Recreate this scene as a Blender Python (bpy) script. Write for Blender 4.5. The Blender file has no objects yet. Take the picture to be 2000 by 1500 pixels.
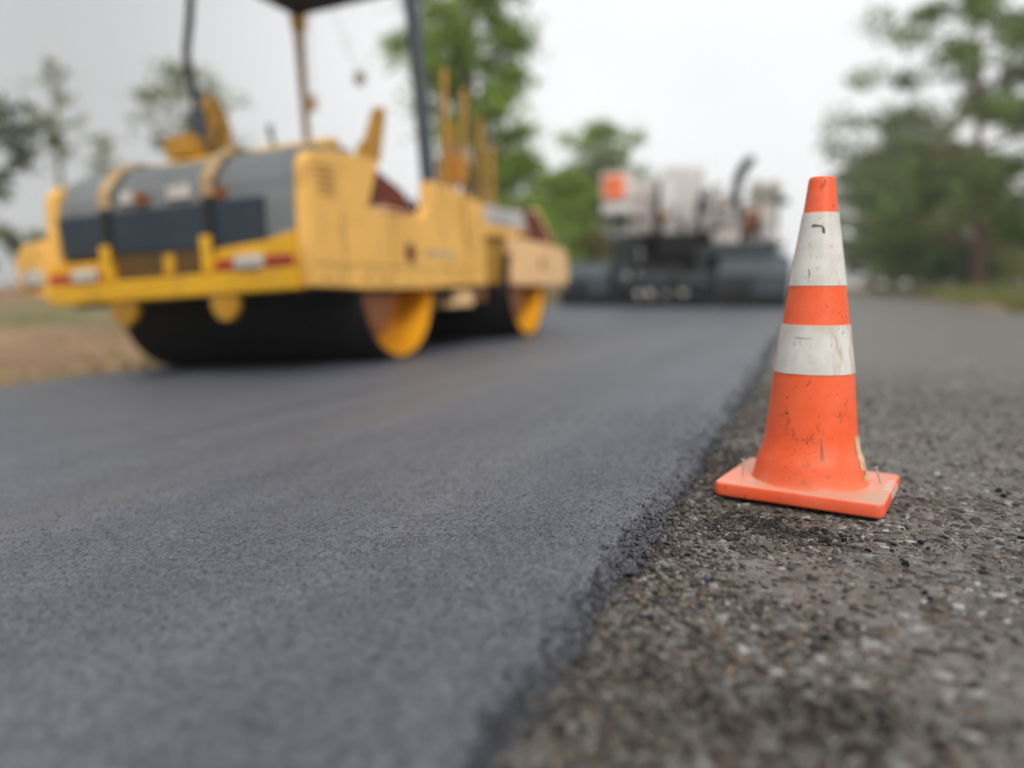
import bpy, bmesh, math, random
import numpy as np
from mathutils import Vector, Matrix
random.seed(7)
rng = np.random.default_rng(11)
PI = math.pi
sc = bpy.context.scene
C = sc.collection

# ------------------------------------------------------------------ camera, world, sun, exposure
CAM_H = 0.48
PITCH, YAW = math.radians(7.4), math.radians(21.4)
cd = bpy.data.cameras.new('camera')
cam = bpy.data.objects.new('camera', cd); C.objects.link(cam)
cam.location = (0, 0, CAM_H)
cam.rotation_euler = (PI / 2 - PITCH, 0, YAW)
cd.sensor_width = 36.0; cd.lens = 1502 / 2000 * 36
cd.clip_start = 0.02; cd.clip_end = 2000
cd.dof.use_dof = True
cd.dof.focus_distance = 1.47
cd.dof.aperture_fstop = (cd.lens / 1000) / 0.034
sc.camera = cam

SUN_EL, SUN_AZ = math.radians(40), math.radians(140)      # azimuth clockwise from +Y
w = bpy.data.worlds.new('World'); sc.world = w; w.use_nodes = True
nt = w.node_tree; nt.nodes.clear()
out = nt.nodes.new('ShaderNodeOutputWorld'); bg = nt.nodes.new('ShaderNodeBackground')
sky = nt.nodes.new('ShaderNodeTexSky'); sky.sky_type = 'NISHITA'; sky.sun_disc = False
sky.sun_elevation = SUN_EL; sky.sun_rotation = SUN_AZ; sky.dust_density = 4.0
hs = nt.nodes.new('ShaderNodeHueSaturation'); hs.inputs['Saturation'].default_value = 0.06
tc = nt.nodes.new('ShaderNodeTexCoord')
nz = nt.nodes.new('ShaderNodeTexNoise'); nz.inputs['Scale'].default_value = 1.6; nz.inputs['Detail'].default_value = 4
cl = nt.nodes.new('ShaderNodeMapRange')                       # cloud deck: soft mottling
cl.inputs['From Min'].default_value = 0.3; cl.inputs['From Max'].default_value = 0.7
cl.inputs['To Min'].default_value = 0.88; cl.inputs['To Max'].default_value = 1.07
nt.links.new(tc.outputs['Generated'], nz.inputs['Vector']); nt.links.new(nz.outputs['Fac'], cl.inputs['Value'])
# brighter break in the overcast low down the road
dp = nt.nodes.new('ShaderNodeVectorMath'); dp.operation = 'DOT_PRODUCT'
brk = Vector((math.sin(math.radians(-9)), math.cos(math.radians(-9)), 0.16)).normalized()
dp.inputs[1].default_value = brk
nt.links.new(tc.outputs['Generated'], dp.inputs[0])
mr = nt.nodes.new('ShaderNodeMapRange'); mr.interpolation_type = 'SMOOTHSTEP'
mr.inputs['From Min'].default_value = 0.74; mr.inputs['From Max'].default_value = 1.0
mr.inputs['To Min'].default_value = 0.64; mr.inputs['To Max'].default_value = 1.12
nt.links.new(dp.outputs['Value'], mr.inputs['Value'])
# zenith part of the deck
sx = nt.nodes.new('ShaderNodeSeparateXYZ'); nt.links.new(tc.outputs['Generated'], sx.inputs[0])
zr = nt.nodes.new('ShaderNodeMapRange'); zr.interpolation_type = 'SMOOTHSTEP'
zr.inputs['From Min'].default_value = 0.5; zr.inputs['From Max'].default_value = 1.0
zr.inputs['To Min'].default_value = 0.0; zr.inputs['To Max'].default_value = 1.1
nt.links.new(sx.outputs['Z'], zr.inputs['Value'])
ad = nt.nodes.new('ShaderNodeMath'); ad.operation = 'ADD'
nt.links.new(mr.outputs['Result'], ad.inputs[0]); nt.links.new(zr.outputs['Result'], ad.inputs[1])
ml = nt.nodes.new('ShaderNodeMath'); ml.operation = 'MULTIPLY'
nt.links.new(ad.outputs[0], ml.inputs[0]); nt.links.new(cl.outputs['Result'], ml.inputs[1])
cloud = nt.nodes.new('ShaderNodeMix'); cloud.data_type = 'RGBA'; cloud.blend_type = 'MULTIPLY'
cloud.inputs['Factor'].default_value = 1.0
cloud.inputs['A'].default_value = (9.9, 10.0, 10.1, 1)       # cloud radiance in the sky texture's own units
nt.links.new(ml.outputs[0], cloud.inputs['B'])
mx = nt.nodes.new('ShaderNodeMix'); mx.data_type = 'RGBA'; mx.inputs['Factor'].default_value = 0.88
nt.links.new(sky.outputs['Color'], hs.inputs['Color'])
nt.links.new(hs.outputs['Color'], mx.inputs['A']); nt.links.new(cloud.outputs['Result'], mx.inputs['B'])
bg.inputs['Strength'].default_value = 0.1
nt.links.new(mx.outputs['Result'], bg.inputs['Color']); nt.links.new(bg.outputs[0], out.inputs[0])

ld = bpy.data.lights.new('sun', 'SUN'); ld.energy = 2.2; ld.angle = math.radians(25); ld.color = (1, .97, .92)
sun = bpy.data.objects.new('sun', ld); C.objects.link(sun)
sd = Vector((math.sin(SUN_AZ) * math.cos(SUN_EL), math.cos(SUN_AZ) * math.cos(SUN_EL), math.sin(SUN_EL)))
sun.rotation_euler = sd.to_track_quat('Z', 'Y').to_euler()
sc.view_settings.view_transform = 'Standard'; sc.view_settings.look = 'None'
sc.view_settings.exposure = 0.0; sc.view_settings.gamma = 1.0
sc.cycles.use_denoising = True
sc.cycles.max_bounces = 6
sc.cycles.caustics_reflective = False

# ------------------------------------------------------------------ helpers
def tag(o, label=None, cat=None, group=None, kind=None):
    if label: o['label'] = label
    if cat: o['category'] = cat
    if group: o['group'] = group
    if kind: o['kind'] = kind
    return o

def empty(name, loc, rot=(0, 0, 0)):
    o = bpy.data.objects.new(name, None); C.objects.link(o)
    o.location = loc; o.rotation_euler = rot; o.empty_display_size = 0.2
    return o

def link_mesh(name, me, m=None, parent=None):
    o = bpy.data.objects.new(name, me); C.objects.link(o)
    if m is not None: me.materials.append(m)
    if parent is not None: o.parent = parent
    return o

def np_mesh(name, V, loops, starts, totals, col=None, smooth=False):
    me = bpy.data.meshes.new(name)
    V = np.ascontiguousarray(V, dtype=np.float32)
    me.vertices.add(len(V)); me.vertices.foreach_set('co', V.ravel())
    me.loops.add(len(loops)); me.loops.foreach_set('vertex_index', np.ascontiguousarray(loops, dtype=np.int32))
    me.polygons.add(len(starts)); me.polygons.foreach_set('loop_start', np.ascontiguousarray(starts, dtype=np.int32))
    if smooth: me.polygons.foreach_set('use_smooth', np.ones(len(starts), dtype=bool))
    me.update(calc_edges=True)
    if col is not None:
        at = me.color_attributes.new('col', 'FLOAT_COLOR', 'POINT')
        c4 = np.ones((len(V), 4), dtype=np.float32); c4[:, :3] = col
        at.data.foreach_set('color', c4.ravel())
    me.validate()
    return me

def grid_mesh(name, X, Y, Z, smooth=True):
    ny, nx = X.shape
    V = np.stack([X, Y, Z], -1).reshape(-1, 3)
    i = (np.arange(ny - 1)[:, None] * nx + np.arange(nx - 1)[None, :]).ravel()
    L = np.stack([i, i + 1, i + nx + 1, i + nx], -1)
    return np_mesh(name, V, L.ravel(), np.arange(len(L)) * 4, None, smooth=smooth)

class MB:
    """collects shapes of one part and links them as one mesh object"""
    def __init__(s): s.bm = bmesh.new()
    def box(s, x0, x1, y0, y1, z0, z1, bev=0.0, M=None):
        v = [s.bm.verts.new(p) for p in ((x0,y0,z0),(x1,y0,z0),(x1,y1,z0),(x0,y1,z0),(x0,y0,z1),(x1,y0,z1),(x1,y1,z1),(x0,y1,z1))]
        fs = [s.bm.faces.new([v[i] for i in q]) for q in ((0,3,2,1),(4,5,6,7),(0,1,5,4),(1,2,6,5),(2,3,7,6),(3,0,4,7))]
        if M is not None: bmesh.ops.transform(s.bm, matrix=M, verts=v)
        if bev > 0:
            es = {e for f in fs for e in f.edges}
            bmesh.ops.bevel(s.bm, geom=list(es), offset=bev, segments=2, profile=.6, affect='EDGES')
        return s
    def prism(s, pts, axis, a, b, bev=0.0):
        def P(p, t): return {'X': (t, p[0], p[1]), 'Y': (p[0], t, p[1]), 'Z': (p[0], p[1], t)}[axis]
        A = [s.bm.verts.new(P(p, a)) for p in pts]; B = [s.bm.verts.new(P(p, b)) for p in pts]
        n = len(pts); fs = [s.bm.faces.new(A), s.bm.faces.new(B[::-1])]
        for i in range(n): fs.append(s.bm.faces.new((A[i], B[i], B[(i+1) % n], A[(i+1) % n])))
        bmesh.ops.recalc_face_normals(s.bm, faces=fs)
        if bev > 0:
            es = {e for f in fs for e in f.edges}
            bmesh.ops.bevel(s.bm, geom=list(es), offset=bev, segments=2, profile=.6, affect='EDGES')
        return s
    def tube(s, path, r, n=10, cap=True):
        path = [Vector(p) for p in path]
        rs = r if isinstance(r, (list, tuple)) else [r] * len(path)
        rings = []; up = None
        for i, p in enumerate(path):
            t = (path[min(i+1, len(path)-1)] - path[max(i-1, 0)]).normalized()
            if up is None: up = Vector((0,0,1)) if abs(t.z) < .9 else Vector((1,0,0))
            a = t.cross(up).normalized(); b = a.cross(t).normalized(); up = b
            rings.append([s.bm.verts.new(p + rs[i] * (a * math.cos(k*2*PI/n) + b * math.sin(k*2*PI/n))) for k in range(n)])
        for A, B in zip(rings, rings[1:]):
            for k in range(n):
                f = s.bm.faces.new((A[k], A[(k+1) % n], B[(k+1) % n], B[k])); f.smooth = True
        if cap:
            s.bm.faces.new(rings[0][::-1]); s.bm.faces.new(rings[-1])
        return s
    def lathe(s, prof, axis='Z', c=(0,0,0), n=48, smooth=True, closed=False, a0=0.0, a1=2*PI):
        full = abs(a1 - a0 - 2*PI) < 1e-6
        m = n if full else n + 1
        rings = []
        for (r, h) in prof:
            ring = []
            for k in range(m):
                a = a0 + (a1 - a0) * k / n
                p = {'Z': (r*math.cos(a), r*math.sin(a), h), 'X': (h, r*math.cos(a), r*math.sin(a)), 'Y': (r*math.sin(a), h, r*math.cos(a))}[axis]
                ring.append(s.bm.verts.new((p[0]+c[0], p[1]+c[1], p[2]+c[2])))
            rings.append(ring)
        prs = list(zip(rings, rings[1:])) + ([(rings[-1], rings[0])] if closed else [])
        for A, B in prs:
            for k in range(n):
                f = s.bm.faces.new((A[k], A[(k+1) % m], B[(k+1) % m], B[k])); f.smooth = smooth
        return s
    def build(s, name, m, parent=None, sharp=40):
        bmesh.ops.remove_doubles(s.bm, verts=s.bm.verts, dist=1e-6)
        bmesh.ops.recalc_face_normals(s.bm, faces=s.bm.faces)
        for e in s.bm.edges:
            if len(e.link_faces) == 2 and e.calc_face_angle(0) > math.radians(sharp): e.smooth = False
        me = bpy.data.meshes.new(name); s.bm.to_mesh(me); s.bm.free()
        return link_mesh(name, me, m, parent)

# lattice value noise
_lat = rng.random((256, 256)).astype(np.float32)
def vnoise(x, y):
    xi = np.floor(x).astype(int); yi = np.floor(y).astype(int)
    fx = x - xi; fy = y - yi; fx = fx*fx*(3-2*fx); fy = fy*fy*(3-2*fy)
    g = lambda a, b: _lat[a & 255, b & 255]
    return (g(xi,yi)*(1-fx)+g(xi+1,yi)*fx)*(1-fy) + (g(xi,yi+1)*(1-fx)+g(xi+1,yi+1)*fx)*fy
def fbm(x, y, o=4):
    t = 0; a = .5
    for k in range(o):
        t = t + a * vnoise(x*2**k + 17.3*k, y*2**k + 5.1*k); a *= .5
    return t
def sstep(a, b, x):
    t = np.clip((x - a) / (b - a), 0, 1); return t*t*(3-2*t)

# ------------------------------------------------------------------ materials
def base_mat(name):
    m = bpy.data.materials.new(name); m.use_nodes = True
    return m, m.node_tree, m.node_tree.nodes['Principled BSDF']
def nnode(nt, typ, **kw):
    n = nt.nodes.new(typ)
    for k, v in kw.items():
        if k in n.inputs: n.inputs[k].default_value = v
        else: setattr(n, k, v)
    return n
def ramp(nt, src, p0, p1, c0=(0,0,0,1), c1=(1,1,1,1)):
    r = nt.nodes.new('ShaderNodeValToRGB'); e = r.color_ramp.elements
    e[0].position = p0; e[1].position = p1; e[0].color = c0; e[1].color = c1
    nt.links.new(src, r.inputs[0]); return r
def mixc(nt, fac, a, b, blend='MIX'):
    n = nt.nodes.new('ShaderNodeMix'); n.data_type = 'RGBA'; n.blend_type = blend
    for k, v in (('Factor', fac), ('A', a), ('B', b)):
        if isinstance(v, bpy.types.NodeSocket): nt.links.new(v, n.inputs[k])
        elif k == 'Factor': n.inputs[k].default_value = v
        else: n.inputs[k].default_value = (v[0], v[1], v[2], 1)
    return n.outputs['Result']

def paint(name, col, dirt=(.16,.11,.07), amt=.45, rough=.45, scale=5.0, metal=0.0, var=.18):
    m, nt, b = base_mat(name)
    t = nnode(nt, 'ShaderNodeTexCoord')
    n1 = nnode(nt, 'ShaderNodeTexNoise', Scale=scale, Detail=6.0, Roughness=.65)
    n2 = nnode(nt, 'ShaderNodeTexNoise', Scale=scale*.35, Detail=3.0)
    n3 = nnode(nt, 'ShaderNodeTexNoise', Scale=scale*9, Detail=3.0)
    for n in (n1, n2, n3): nt.links.new(t.outputs['Object'], n.inputs['Vector'])
    light = tuple(min(1, c*(1+var)) for c in col); dark = tuple(c*(1-var) for c in col)
    r2 = ramp(nt, n2.outputs['Fac'], .35, .65)
    c1 = mixc(nt, r2.outputs['Color'], dark, light)
    r1 = ramp(nt, n1.outputs['Fac'], .5, .72)
    r1s = nnode(nt, 'ShaderNodeMath', operation='MULTIPLY'); r1s.inputs[1].default_value = amt
    nt.links.new(r1.outputs['Color'], r1s.inputs[0])
    c2 = mixc(nt, r1s.outputs[0], c1, dirt)
    nt.links.new(c2, b.inputs['Base Color'])
    rr = nnode(nt, 'ShaderNodeMapRange'); rr.inputs['To Min'].default_value = rough; rr.inputs['To Max'].default_value = min(1, rough+.35)
    nt.links.new(r1.outputs['Color'], rr.inputs['Value']); nt.links.new(rr.outputs['Result'], b.inputs['Roughness'])
    b.inputs['Metallic'].default_value = metal
    bp = nnode(nt, 'ShaderNodeBump', Strength=.12, Distance=.004); nt.links.new(n3.outputs['Fac'], bp.inputs['Height'])
    nt.links.new(bp.outputs['Normal'], b.inputs['Normal'])
    return m

M = {}
M['yellow'] = paint('machine_yellow', (.70,.37,.010), amt=.45, var=.1)
M['yellow_fade'] = paint('faded_yellow', (.82,.46,.105), dirt=(.36,.20,.075), amt=.5, var=.08, rough=.55)
M['peach'] = paint('faded_peach', (.84,.53,.26), dirt=(.42,.26,.14), amt=.5, var=.07, rough=.55)
M['drum_yellow'] = paint('drum_yellow', (.72,.32,.008), dirt=(.22,.075,.015), amt=.75, scale=3.5)
M['ochre'] = paint('ochre_paint', (.42,.21,.012), amt=.5)
M['brown_mesh'] = paint('brown_mesh', (.17,.10,.035), amt=.4)
M['grey_hood'] = paint('grey_hood', (.155,.17,.178), dirt=(.22,.19,.15), amt=.5, rough=.55)
M['navy'] = paint('navy_panel', (.018,.032,.048), dirt=(.06,.055,.05), amt=.4, rough=.45)
M['black'] = paint('black_steel', (.012,.012,.013), dirt=(.03,.026,.022), amt=.4, rough=.6)
M['bitumen'] = paint('bitumen_coat', (.003,.003,.0035), dirt=(.010,.009,.008), amt=.5, rough=.75)
M['rust'] = paint('red_oxide', (.13,.022,.010), dirt=(.06,.02,.012), amt=.5, rough=.7)
M['rust_brown'] = paint('brown_oxide', (.22,.075,.02), dirt=(.10,.04,.015), amt=.5, rough=.65)
M['red'] = paint('red_reflector', (.36,.035,.02), amt=.3, rough=.35)
M['lens'] = paint('lamp_lens', (.50,.46,.40), amt=.3, rough=.15)
M['silver'] = paint('silver_cover', (.50,.48,.47), dirt=(.32,.28,.25), amt=.4, rough=.4)
M['slate'] = paint('slate_steel', (.048,.062,.072), dirt=(.08,.08,.075), amt=.5, rough=.5)
M['dark_slate'] = paint('dark_steel', (.020,.025,.028), dirt=(.06,.055,.05), amt=.5, rough=.5)
M['cream'] = paint('cream_paint', (.56,.51,.47), dirt=(.36,.30,.25), amt=.5, rough=.5)
M['white_panel'] = paint('white_panel', (.66,.64,.62), dirt=(.45,.41,.37), amt=.4, rough=.45)
M['orange_sign'] = paint('orange_sign', (.85,.19,.06), amt=.2, rough=.5)
M['canvas'] = paint('dark_blue_canopy', (.006,.009,.024), dirt=(.012,.014,.022), amt=.3, rough=.7)
M['post_blue'] = paint('blue_grey_post', (.055,.075,.095), amt=.35, rough=.5)
M['rubber'] = paint('rubber', (.015,.015,.015), amt=.3, rough=.8)
M['tan'] = paint('tan_strap', (.42,.29,.15), dirt=(.35,.22,.12), amt=.4, rough=.7)

# ------------------------------------------------------------------ road and ground
Y_S = np.array([.2,.71,.95,1.31,1.95,2.8,4.5,8.4,20,100])
X_S = np.array([-.280,-.288,-.293,-.300,-.302,-.306,-.312,-.340,-.345,-.345])
def seam(y): return np.interp(y, Y_S, X_S) + .015*(vnoise(y*5.1, y*0+3.3)-.5) + .018*(vnoise(y*23., y*0+9.3)-.5)
def slope(y): return .06*(1 - sstep(10.0, 14.5, y))
MAT_T = .038
def z_mat(x, y): return MAT_T + slope(y)*np.minimum(0, x + .32)
def z_old(x, y):
    return .006*(fbm(x*3.1, y*3.1, 3)-.44) - .012*np.maximum(0, x-.6)*.6
L_EDGE = -5.62

def asphalt_new():
    m, nt, b = base_mat('fresh_asphalt')
    g = nnode(nt, 'ShaderNodeNewGeometry')
    v = nnode(nt, 'ShaderNodeTexVoronoi', Scale=170.0); v2 = nnode(nt, 'ShaderNodeTexVoronoi', Scale=95.0)
    n = nnode(nt, 'ShaderNodeTexNoise', Scale=260.0, Detail=4.0, Roughness=.7)
    nb = nnode(nt, 'ShaderNodeTexNoise', Scale=14.0, Detail=6.0, Roughness=.6)
    nl = nnode(nt, 'ShaderNodeTexNoise', Scale=1.3, Detail=4.0)
    for q in (v, v2, n, nb, nl): nt.links.new(g.outputs['Position'], q.inputs['Vector'])
    # long brush-like streaks along the road from screed and drums
    mp = nnode(nt, 'ShaderNodeMapping'); mp.inputs['Scale'].default_value = (3.2, .12, 1)
    nt.links.new(g.outputs['Position'], mp.inputs['Vector'])
    ns = nnode(nt, 'ShaderNodeTexNoise', Scale=1.0, Detail=5.0); nt.links.new(mp.outputs[0], ns.inputs['Vector'])
    st = ramp(nt, ns.outputs['Fac'], .34, .70, (.078,.084,.099,1), (.112,.118,.135,1))
    l2 = ramp(nt, nl.outputs['Fac'], .35, .7, (.90,.905,.92,1), (1.07,1.065,1.05,1))
    c = mixc(nt, 1.0, st.outputs['Color'], l2.outputs['Color'], 'MULTIPLY')
    cr = ramp(nt, v.outputs['Color'], .1, .9, (.48,.48,.50,1), (1.56,1.56,1.56,1))
    c = mixc(nt, .9, c, cr.outputs['Color'], 'MULTIPLY')
    nr = ramp(nt, nb.outputs['Fac'], .35, .7, (.86,.86,.88,1), (1.10,1.10,1.10,1))
    c = mixc(nt, .8, c, nr.outputs['Color'], 'MULTIPLY')
    # dusty tyre track
    sep = nnode(nt, 'ShaderNodeSeparateXYZ'); nt.links.new(g.outputs['Position'], sep.inputs[0])
    ab = nnode(nt, 'ShaderNodeMath', operation='ADD'); ab.inputs[1].default_value = 1.62; nt.links.new(sep.outputs['X'], ab.inputs[0])
    aa = nnode(nt, 'ShaderNodeMath', operation='ABSOLUTE'); nt.links.new(ab.outputs[0], aa.inputs[0])
    mr = nnode(nt, 'ShaderNodeMapRange'); mr.interpolation_type = 'SMOOTHSTEP'
    mr.inputs['From Min'].default_value = .0; mr.inputs['From Max'].default_value = .22; mr.inputs['To Min'].default_value = .34; mr.inputs['To Max'].default_value = 0
    nt.links.new(aa.outputs[0], mr.inputs['Value'])
    mm = nnode(nt, 'ShaderNodeMath', operation='MULTIPLY'); nt.links.new(mr.outputs['Result'], mm.inputs[0]); nt.links.new(ns.outputs['Fac'], mm.inputs[1])
    c = mixc(nt, mm.outputs[0], c, (.16,.135,.115))
    nt.links.new(c, b.inputs['Base Color'])
    b.inputs['Roughness'].default_value = .5
    b.inputs['Specular IOR Level'].default_value = .5
    h = nnode(nt, 'ShaderNodeMath', operation='ADD'); nt.links.new(v.outputs['Distance'], h.inputs[0]); nt.links.new(v2.outputs['Distance'], h.inputs[1])
    h2 = nnode(nt, 'ShaderNodeMath', operation='ADD'); nt.links.new(h.outputs[0], h2.inputs[0]); nt.links.new(n.outputs['Fac'], h2.inputs[1])
    bp = nnode(nt, 'ShaderNodeBump', Strength=.6, Distance=.003, invert=True); nt.links.new(h2.outputs[0], bp.inputs['Height'])
    nt.links.new(bp.outputs['Normal'], b.inputs['Normal'])
    return m

def asphalt_old():
    m, nt, b = base_mat('old_asphalt')
    g = nnode(nt, 'ShaderNodeNewGeometry')
    mp = nnode(nt, 'ShaderNodeMapping'); mp.inputs['Scale'].default_value = (1,1,1)
    nt.links.new(g.outputs['Position'], mp.inputs['Vector'])
    v = nnode(nt, 'ShaderNodeTexVoronoi', Scale=85.0); v3 = nnode(nt, 'ShaderNodeTexVoronoi', Scale=38.0)
    n = nnode(nt, 'ShaderNodeTexNoise', Scale=190.0, Detail=5.0, Roughness=.7)
    nb = nnode(nt, 'ShaderNodeTexNoise', Scale=5.0, Detail=6.0, Roughness=.6)
    for q in (v, v3, n, nb): nt.links.new(mp.outputs[0], q.inputs['Vector'])
    c0 = ramp(nt, nb.outputs['Fac'], .32, .7, (.080,.070,.059,1), (.142,.130,.115,1))
    cr = ramp(nt, v.outputs['Color'], .05, .95, (.55,.55,.55,1), (1.5,1.5,1.5,1))
    c = mixc(nt, .85, c0.outputs['Color'], cr.outputs['Color'], 'MULTIPLY')
    nr = ramp(nt, n.outputs['Fac'], .3, .7, (.5,.5,.5,1), (1.4,1.4,1.4,1))
    c = mixc(nt, .85, c, nr.outputs['Color'], 'MULTIPLY')
    nt.links.new(c, b.inputs['Base Color']); b.inputs['Roughness'].default_value = .5; b.inputs['Specular IOR Level'].default_value = .6
    h = nnode(nt, 'ShaderNodeMath', operation='ADD'); nt.links.new(v.outputs['Distance'], h.inputs[0]); nt.links.new(n.outputs['Fac'], h.inputs[1])
    bp = nnode(nt, 'ShaderNodeBump', Strength=.45, Distance=.003, invert=True); nt.links.new(h.outputs[0], bp.inputs['Height'])
    nt.links.new(bp.outputs['Normal'], b.inputs['Normal'])
    return m

def attr_mat(name, rough=.8, grain=300., spec=.5, bump=.4, trans=0.0):
    m, nt, b = base_mat(name)
    a = nnode(nt, 'ShaderNodeVertexColor', layer_name='col')
    g = nnode(nt, 'ShaderNodeNewGeometry')
    n = nnode(nt, 'ShaderNodeTexNoise', Scale=grain, Detail=4.0, Roughness=.65); nt.links.new(g.outputs['Position'], n.inputs['Vector'])
    r = ramp(nt, n.outputs['Fac'], .3, .7, (.62,.62,.62,1), (1.3,1.3,1.3,1))
    c = mixc(nt, .85, a.outputs['Color'], r.outputs['Color'], 'MULTIPLY')
    nt.links.new(c, b.inputs['Base Color']); b.inputs['Roughness'].default_value = rough
    b.inputs['Specular IOR Level'].default_value = spec
    if bump > 0:
        bp = nnode(nt, 'ShaderNodeBump', Strength=bump, Distance=.001); nt.links.new(n.outputs['Fac'], bp.inputs['Height'])
        nt.links.new(bp.outputs['Normal'], b.inputs['Normal'])
    if trans > 0:
        tr = nnode(nt, 'ShaderNodeBsdfTranslucent'); nt.links.new(c, tr.inputs['Color'])
        ms = nnode(nt, 'ShaderNodeMixShader'); ms.inputs[0].default_value = trans
        nt.links.new(b.outputs[0], ms.inputs[1]); nt.links.new(tr.outputs[0], ms.inputs[2])
        nt.links.new(ms.outputs[0], nt.nodes['Material Output'].inputs[0])
    return m
M['asphalt'] = asphalt_new(); M['old'] = asphalt_old()
M['stone'] = attr_mat('stone', .85, 420., .2); M['grit'] = attr_mat('grit', .5, 420., .5); M['leaf'] = attr_mat('leaf', .6, 9., .35, 0, .5)
M['grass'] = attr_mat('grass', .8, 12., .2, 0, .25)

# fresh mat: one sheet, dense by its ragged edge
ys = np.concatenate([np.arange(.22, 3.6, .006), np.arange(3.6, 12, .04), np.arange(12, 111, 1.0)])
u = np.concatenate([np.linspace(0, .9, 46)[:-1], np.linspace(.9, 1, 90)])       # across
nu = len(u)
Yg = np.repeat(ys[:, None], nu, 1)
top = seam(ys)[:, None]
toe_w = (.008 + .046*sstep(1.1,2.2,ys) + .02*vnoise(ys*9., ys*0+1.7) + .016*vnoise(ys*41., ys*0+2.2))[:, None]
k = u[None, :]
kt = .965                                                                     # where the top ends and the crumbled face begins
Xg = np.where(k <= kt, L_EDGE + (top - L_EDGE)*np.minimum(1, k/kt), top + toe_w*(k-kt)/(1-kt))
Xg[:, -1:] = top + toe_w
face = np.clip((k-kt)/(1-kt), 0, 1) + 0*Xg
Zg = z_mat(np.minimum(Xg, top), Yg) - (MAT_T+.012)*(face**.85)
near = 1 - sstep(1.4, 3.5, Yg)
rough_w = .0016 + .010*np.exp(-((Xg-top-.03)/.05)**2)
Zg = Zg + near*rough_w*(fbm(Xg*95, Yg*95, 3)-.44)*2 + .004*(fbm(Xg*1.1, Yg*1.1, 3)-.44)
Xg = Xg + near*face*.010*(fbm(Xg*70+31, Yg*70+7, 3)-.44)*2
# left skirt column
Xs = np.full((len(ys), 1), L_EDGE-.02); Zs = Zg[:, :1]-.09
me = grid_mesh('fresh_road', np.hstack([Xs, Xg]), np.hstack([Yg[:, :1], Yg]), np.hstack([Zs, Zg]))
tag(link_mesh('fresh_road', me, M['asphalt']), 'fresh dark grey asphalt mat being rolled beside the old lane', 'road', kind='structure')

# old lane
ys = np.concatenate([np.arange(.22, 4.0, .009), np.arange(4.0, 14, .08), np.arange(14, 111, 1.0)])
xs = np.concatenate([np.arange(-.62, 1.6, .011), np.arange(1.6, 3.46, .1)])
Xg, Yg = np.meshgrid(xs, ys)
near = 1 - sstep(3.2, 5.0, Yg)
Zg = z_old(Xg, Yg) + near*.0035*(fbm(Xg*60, Yg*60, 3)-.44)*2
Zg[:, -1] -= .06
me = grid_mesh('old_road', Xg, Yg, Zg)
old_road = tag(link_mesh('old_road', me, M['old']), 'worn brownish grey old asphalt lane under the cone', 'road', kind='structure')

# terrain
def z_ground(x, y):
    left = np.minimum(x, L_EDGE)
    zl = MAT_T + slope(y)*(np.maximum(left, -9) + .32) - .045 + .10*(fbm(x*.5, y*.5, 4)-.44)*sstep(0, 1.2, L_EDGE - x) + .28*sstep(2, 8, L_EDGE-x)
    zr = -.05 + .10*(fbm(x*.6+9, y*.6, 4)-.44)*sstep(3.5, 4.6, x) + .25*sstep(4.2, 9, x)
    mid = np.minimum(MAT_T + slope(y)*np.minimum(0, x+.32), 0) - .16
    z = np.where(x < L_EDGE, zl, np.where(x > 3.42, zr, mid))
    return z
def nonuni(a, b, step0, lim):
    v = [0.0]; s = step0
    while v[-1] < lim: v.append(v[-1]+s); s *= 1.09
    return np.array(v)
a = nonuni(0, 0, .25, 230)
xs = np.unique(np.concatenate([L_EDGE-.011-a, [L_EDGE+.02], np.linspace(-5, 3, 9), [3.40], 3.445+a]))
ys = np.unique(np.concatenate([-nonuni(0,0,.5,60)-2, np.arange(-2, 40, .4), 40+nonuni(0,0,.5,210)]))
xs0, xs1, ys0, ys1 = xs.min(), xs.max(), ys.min(), ys.max()
Xg, Yg = np.meshgrid(xs, ys)
def ground_mat():
    m, nt, b = base_mat('dirt_ground')
    g = nnode(nt, 'ShaderNodeNewGeometry')
    n = nnode(nt, 'ShaderNodeTexNoise', Scale=.55, Detail=8.0, Roughness=.65); n2 = nnode(nt, 'ShaderNodeTexNoise', Scale=14.0, Detail=8.0, Roughness=.7)
    n3 = nnode(nt, 'ShaderNodeTexNoise', Scale=.16, Detail=5.0)
    for q in (n, n2, n3): nt.links.new(g.outputs['Position'], q.inputs['Vector'])
    c = ramp(nt, n.outputs['Fac'], .35, .65, (.21,.115,.070,1), (.31,.20,.095,1))
    gr = ramp(nt, n3.outputs['Fac'], .52, .68)
    c = mixc(nt, gr.outputs['Color'], c.outputs['Color'], (.13,.13,.05))
    r = ramp(nt, n2.outputs['Fac'], .3, .7, (.65,.65,.65,1), (1.3,1.3,1.3,1))
    c = mixc(nt, .8, c, r.outputs['Color'], 'MULTIPLY')
    nt.links.new(c, b.inputs['Base Color']); b.inputs['Roughness'].default_value = .95
    bp = nnode(nt, 'ShaderNodeBump', Strength=.6, Distance=.03); nt.links.new(n2.outputs['Fac'], bp.inputs['Height']); nt.links.new(bp.outputs['Normal'], b.inputs['Normal'])
    return m
M['ground'] = ground_mat()
tag(link_mesh('ground', grid_mesh('ground', Xg, Yg, z_ground(Xg, Yg)), M['ground']), 'bare brown and ochre dirt beside the road', 'ground', kind='structure')

# ------------------------------------------------------------------ stones
def view_keep(x, y, pad=.06):
    # only what the lens could plausibly see (with room to step aside)
    cx = x*math.cos(YAW) + y*math.sin(YAW); cy = -x*math.sin(YAW) + y*math.cos(YAW)
    return (cx < .72*cy + .95) & (cx > -.72*cy - .75)

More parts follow.
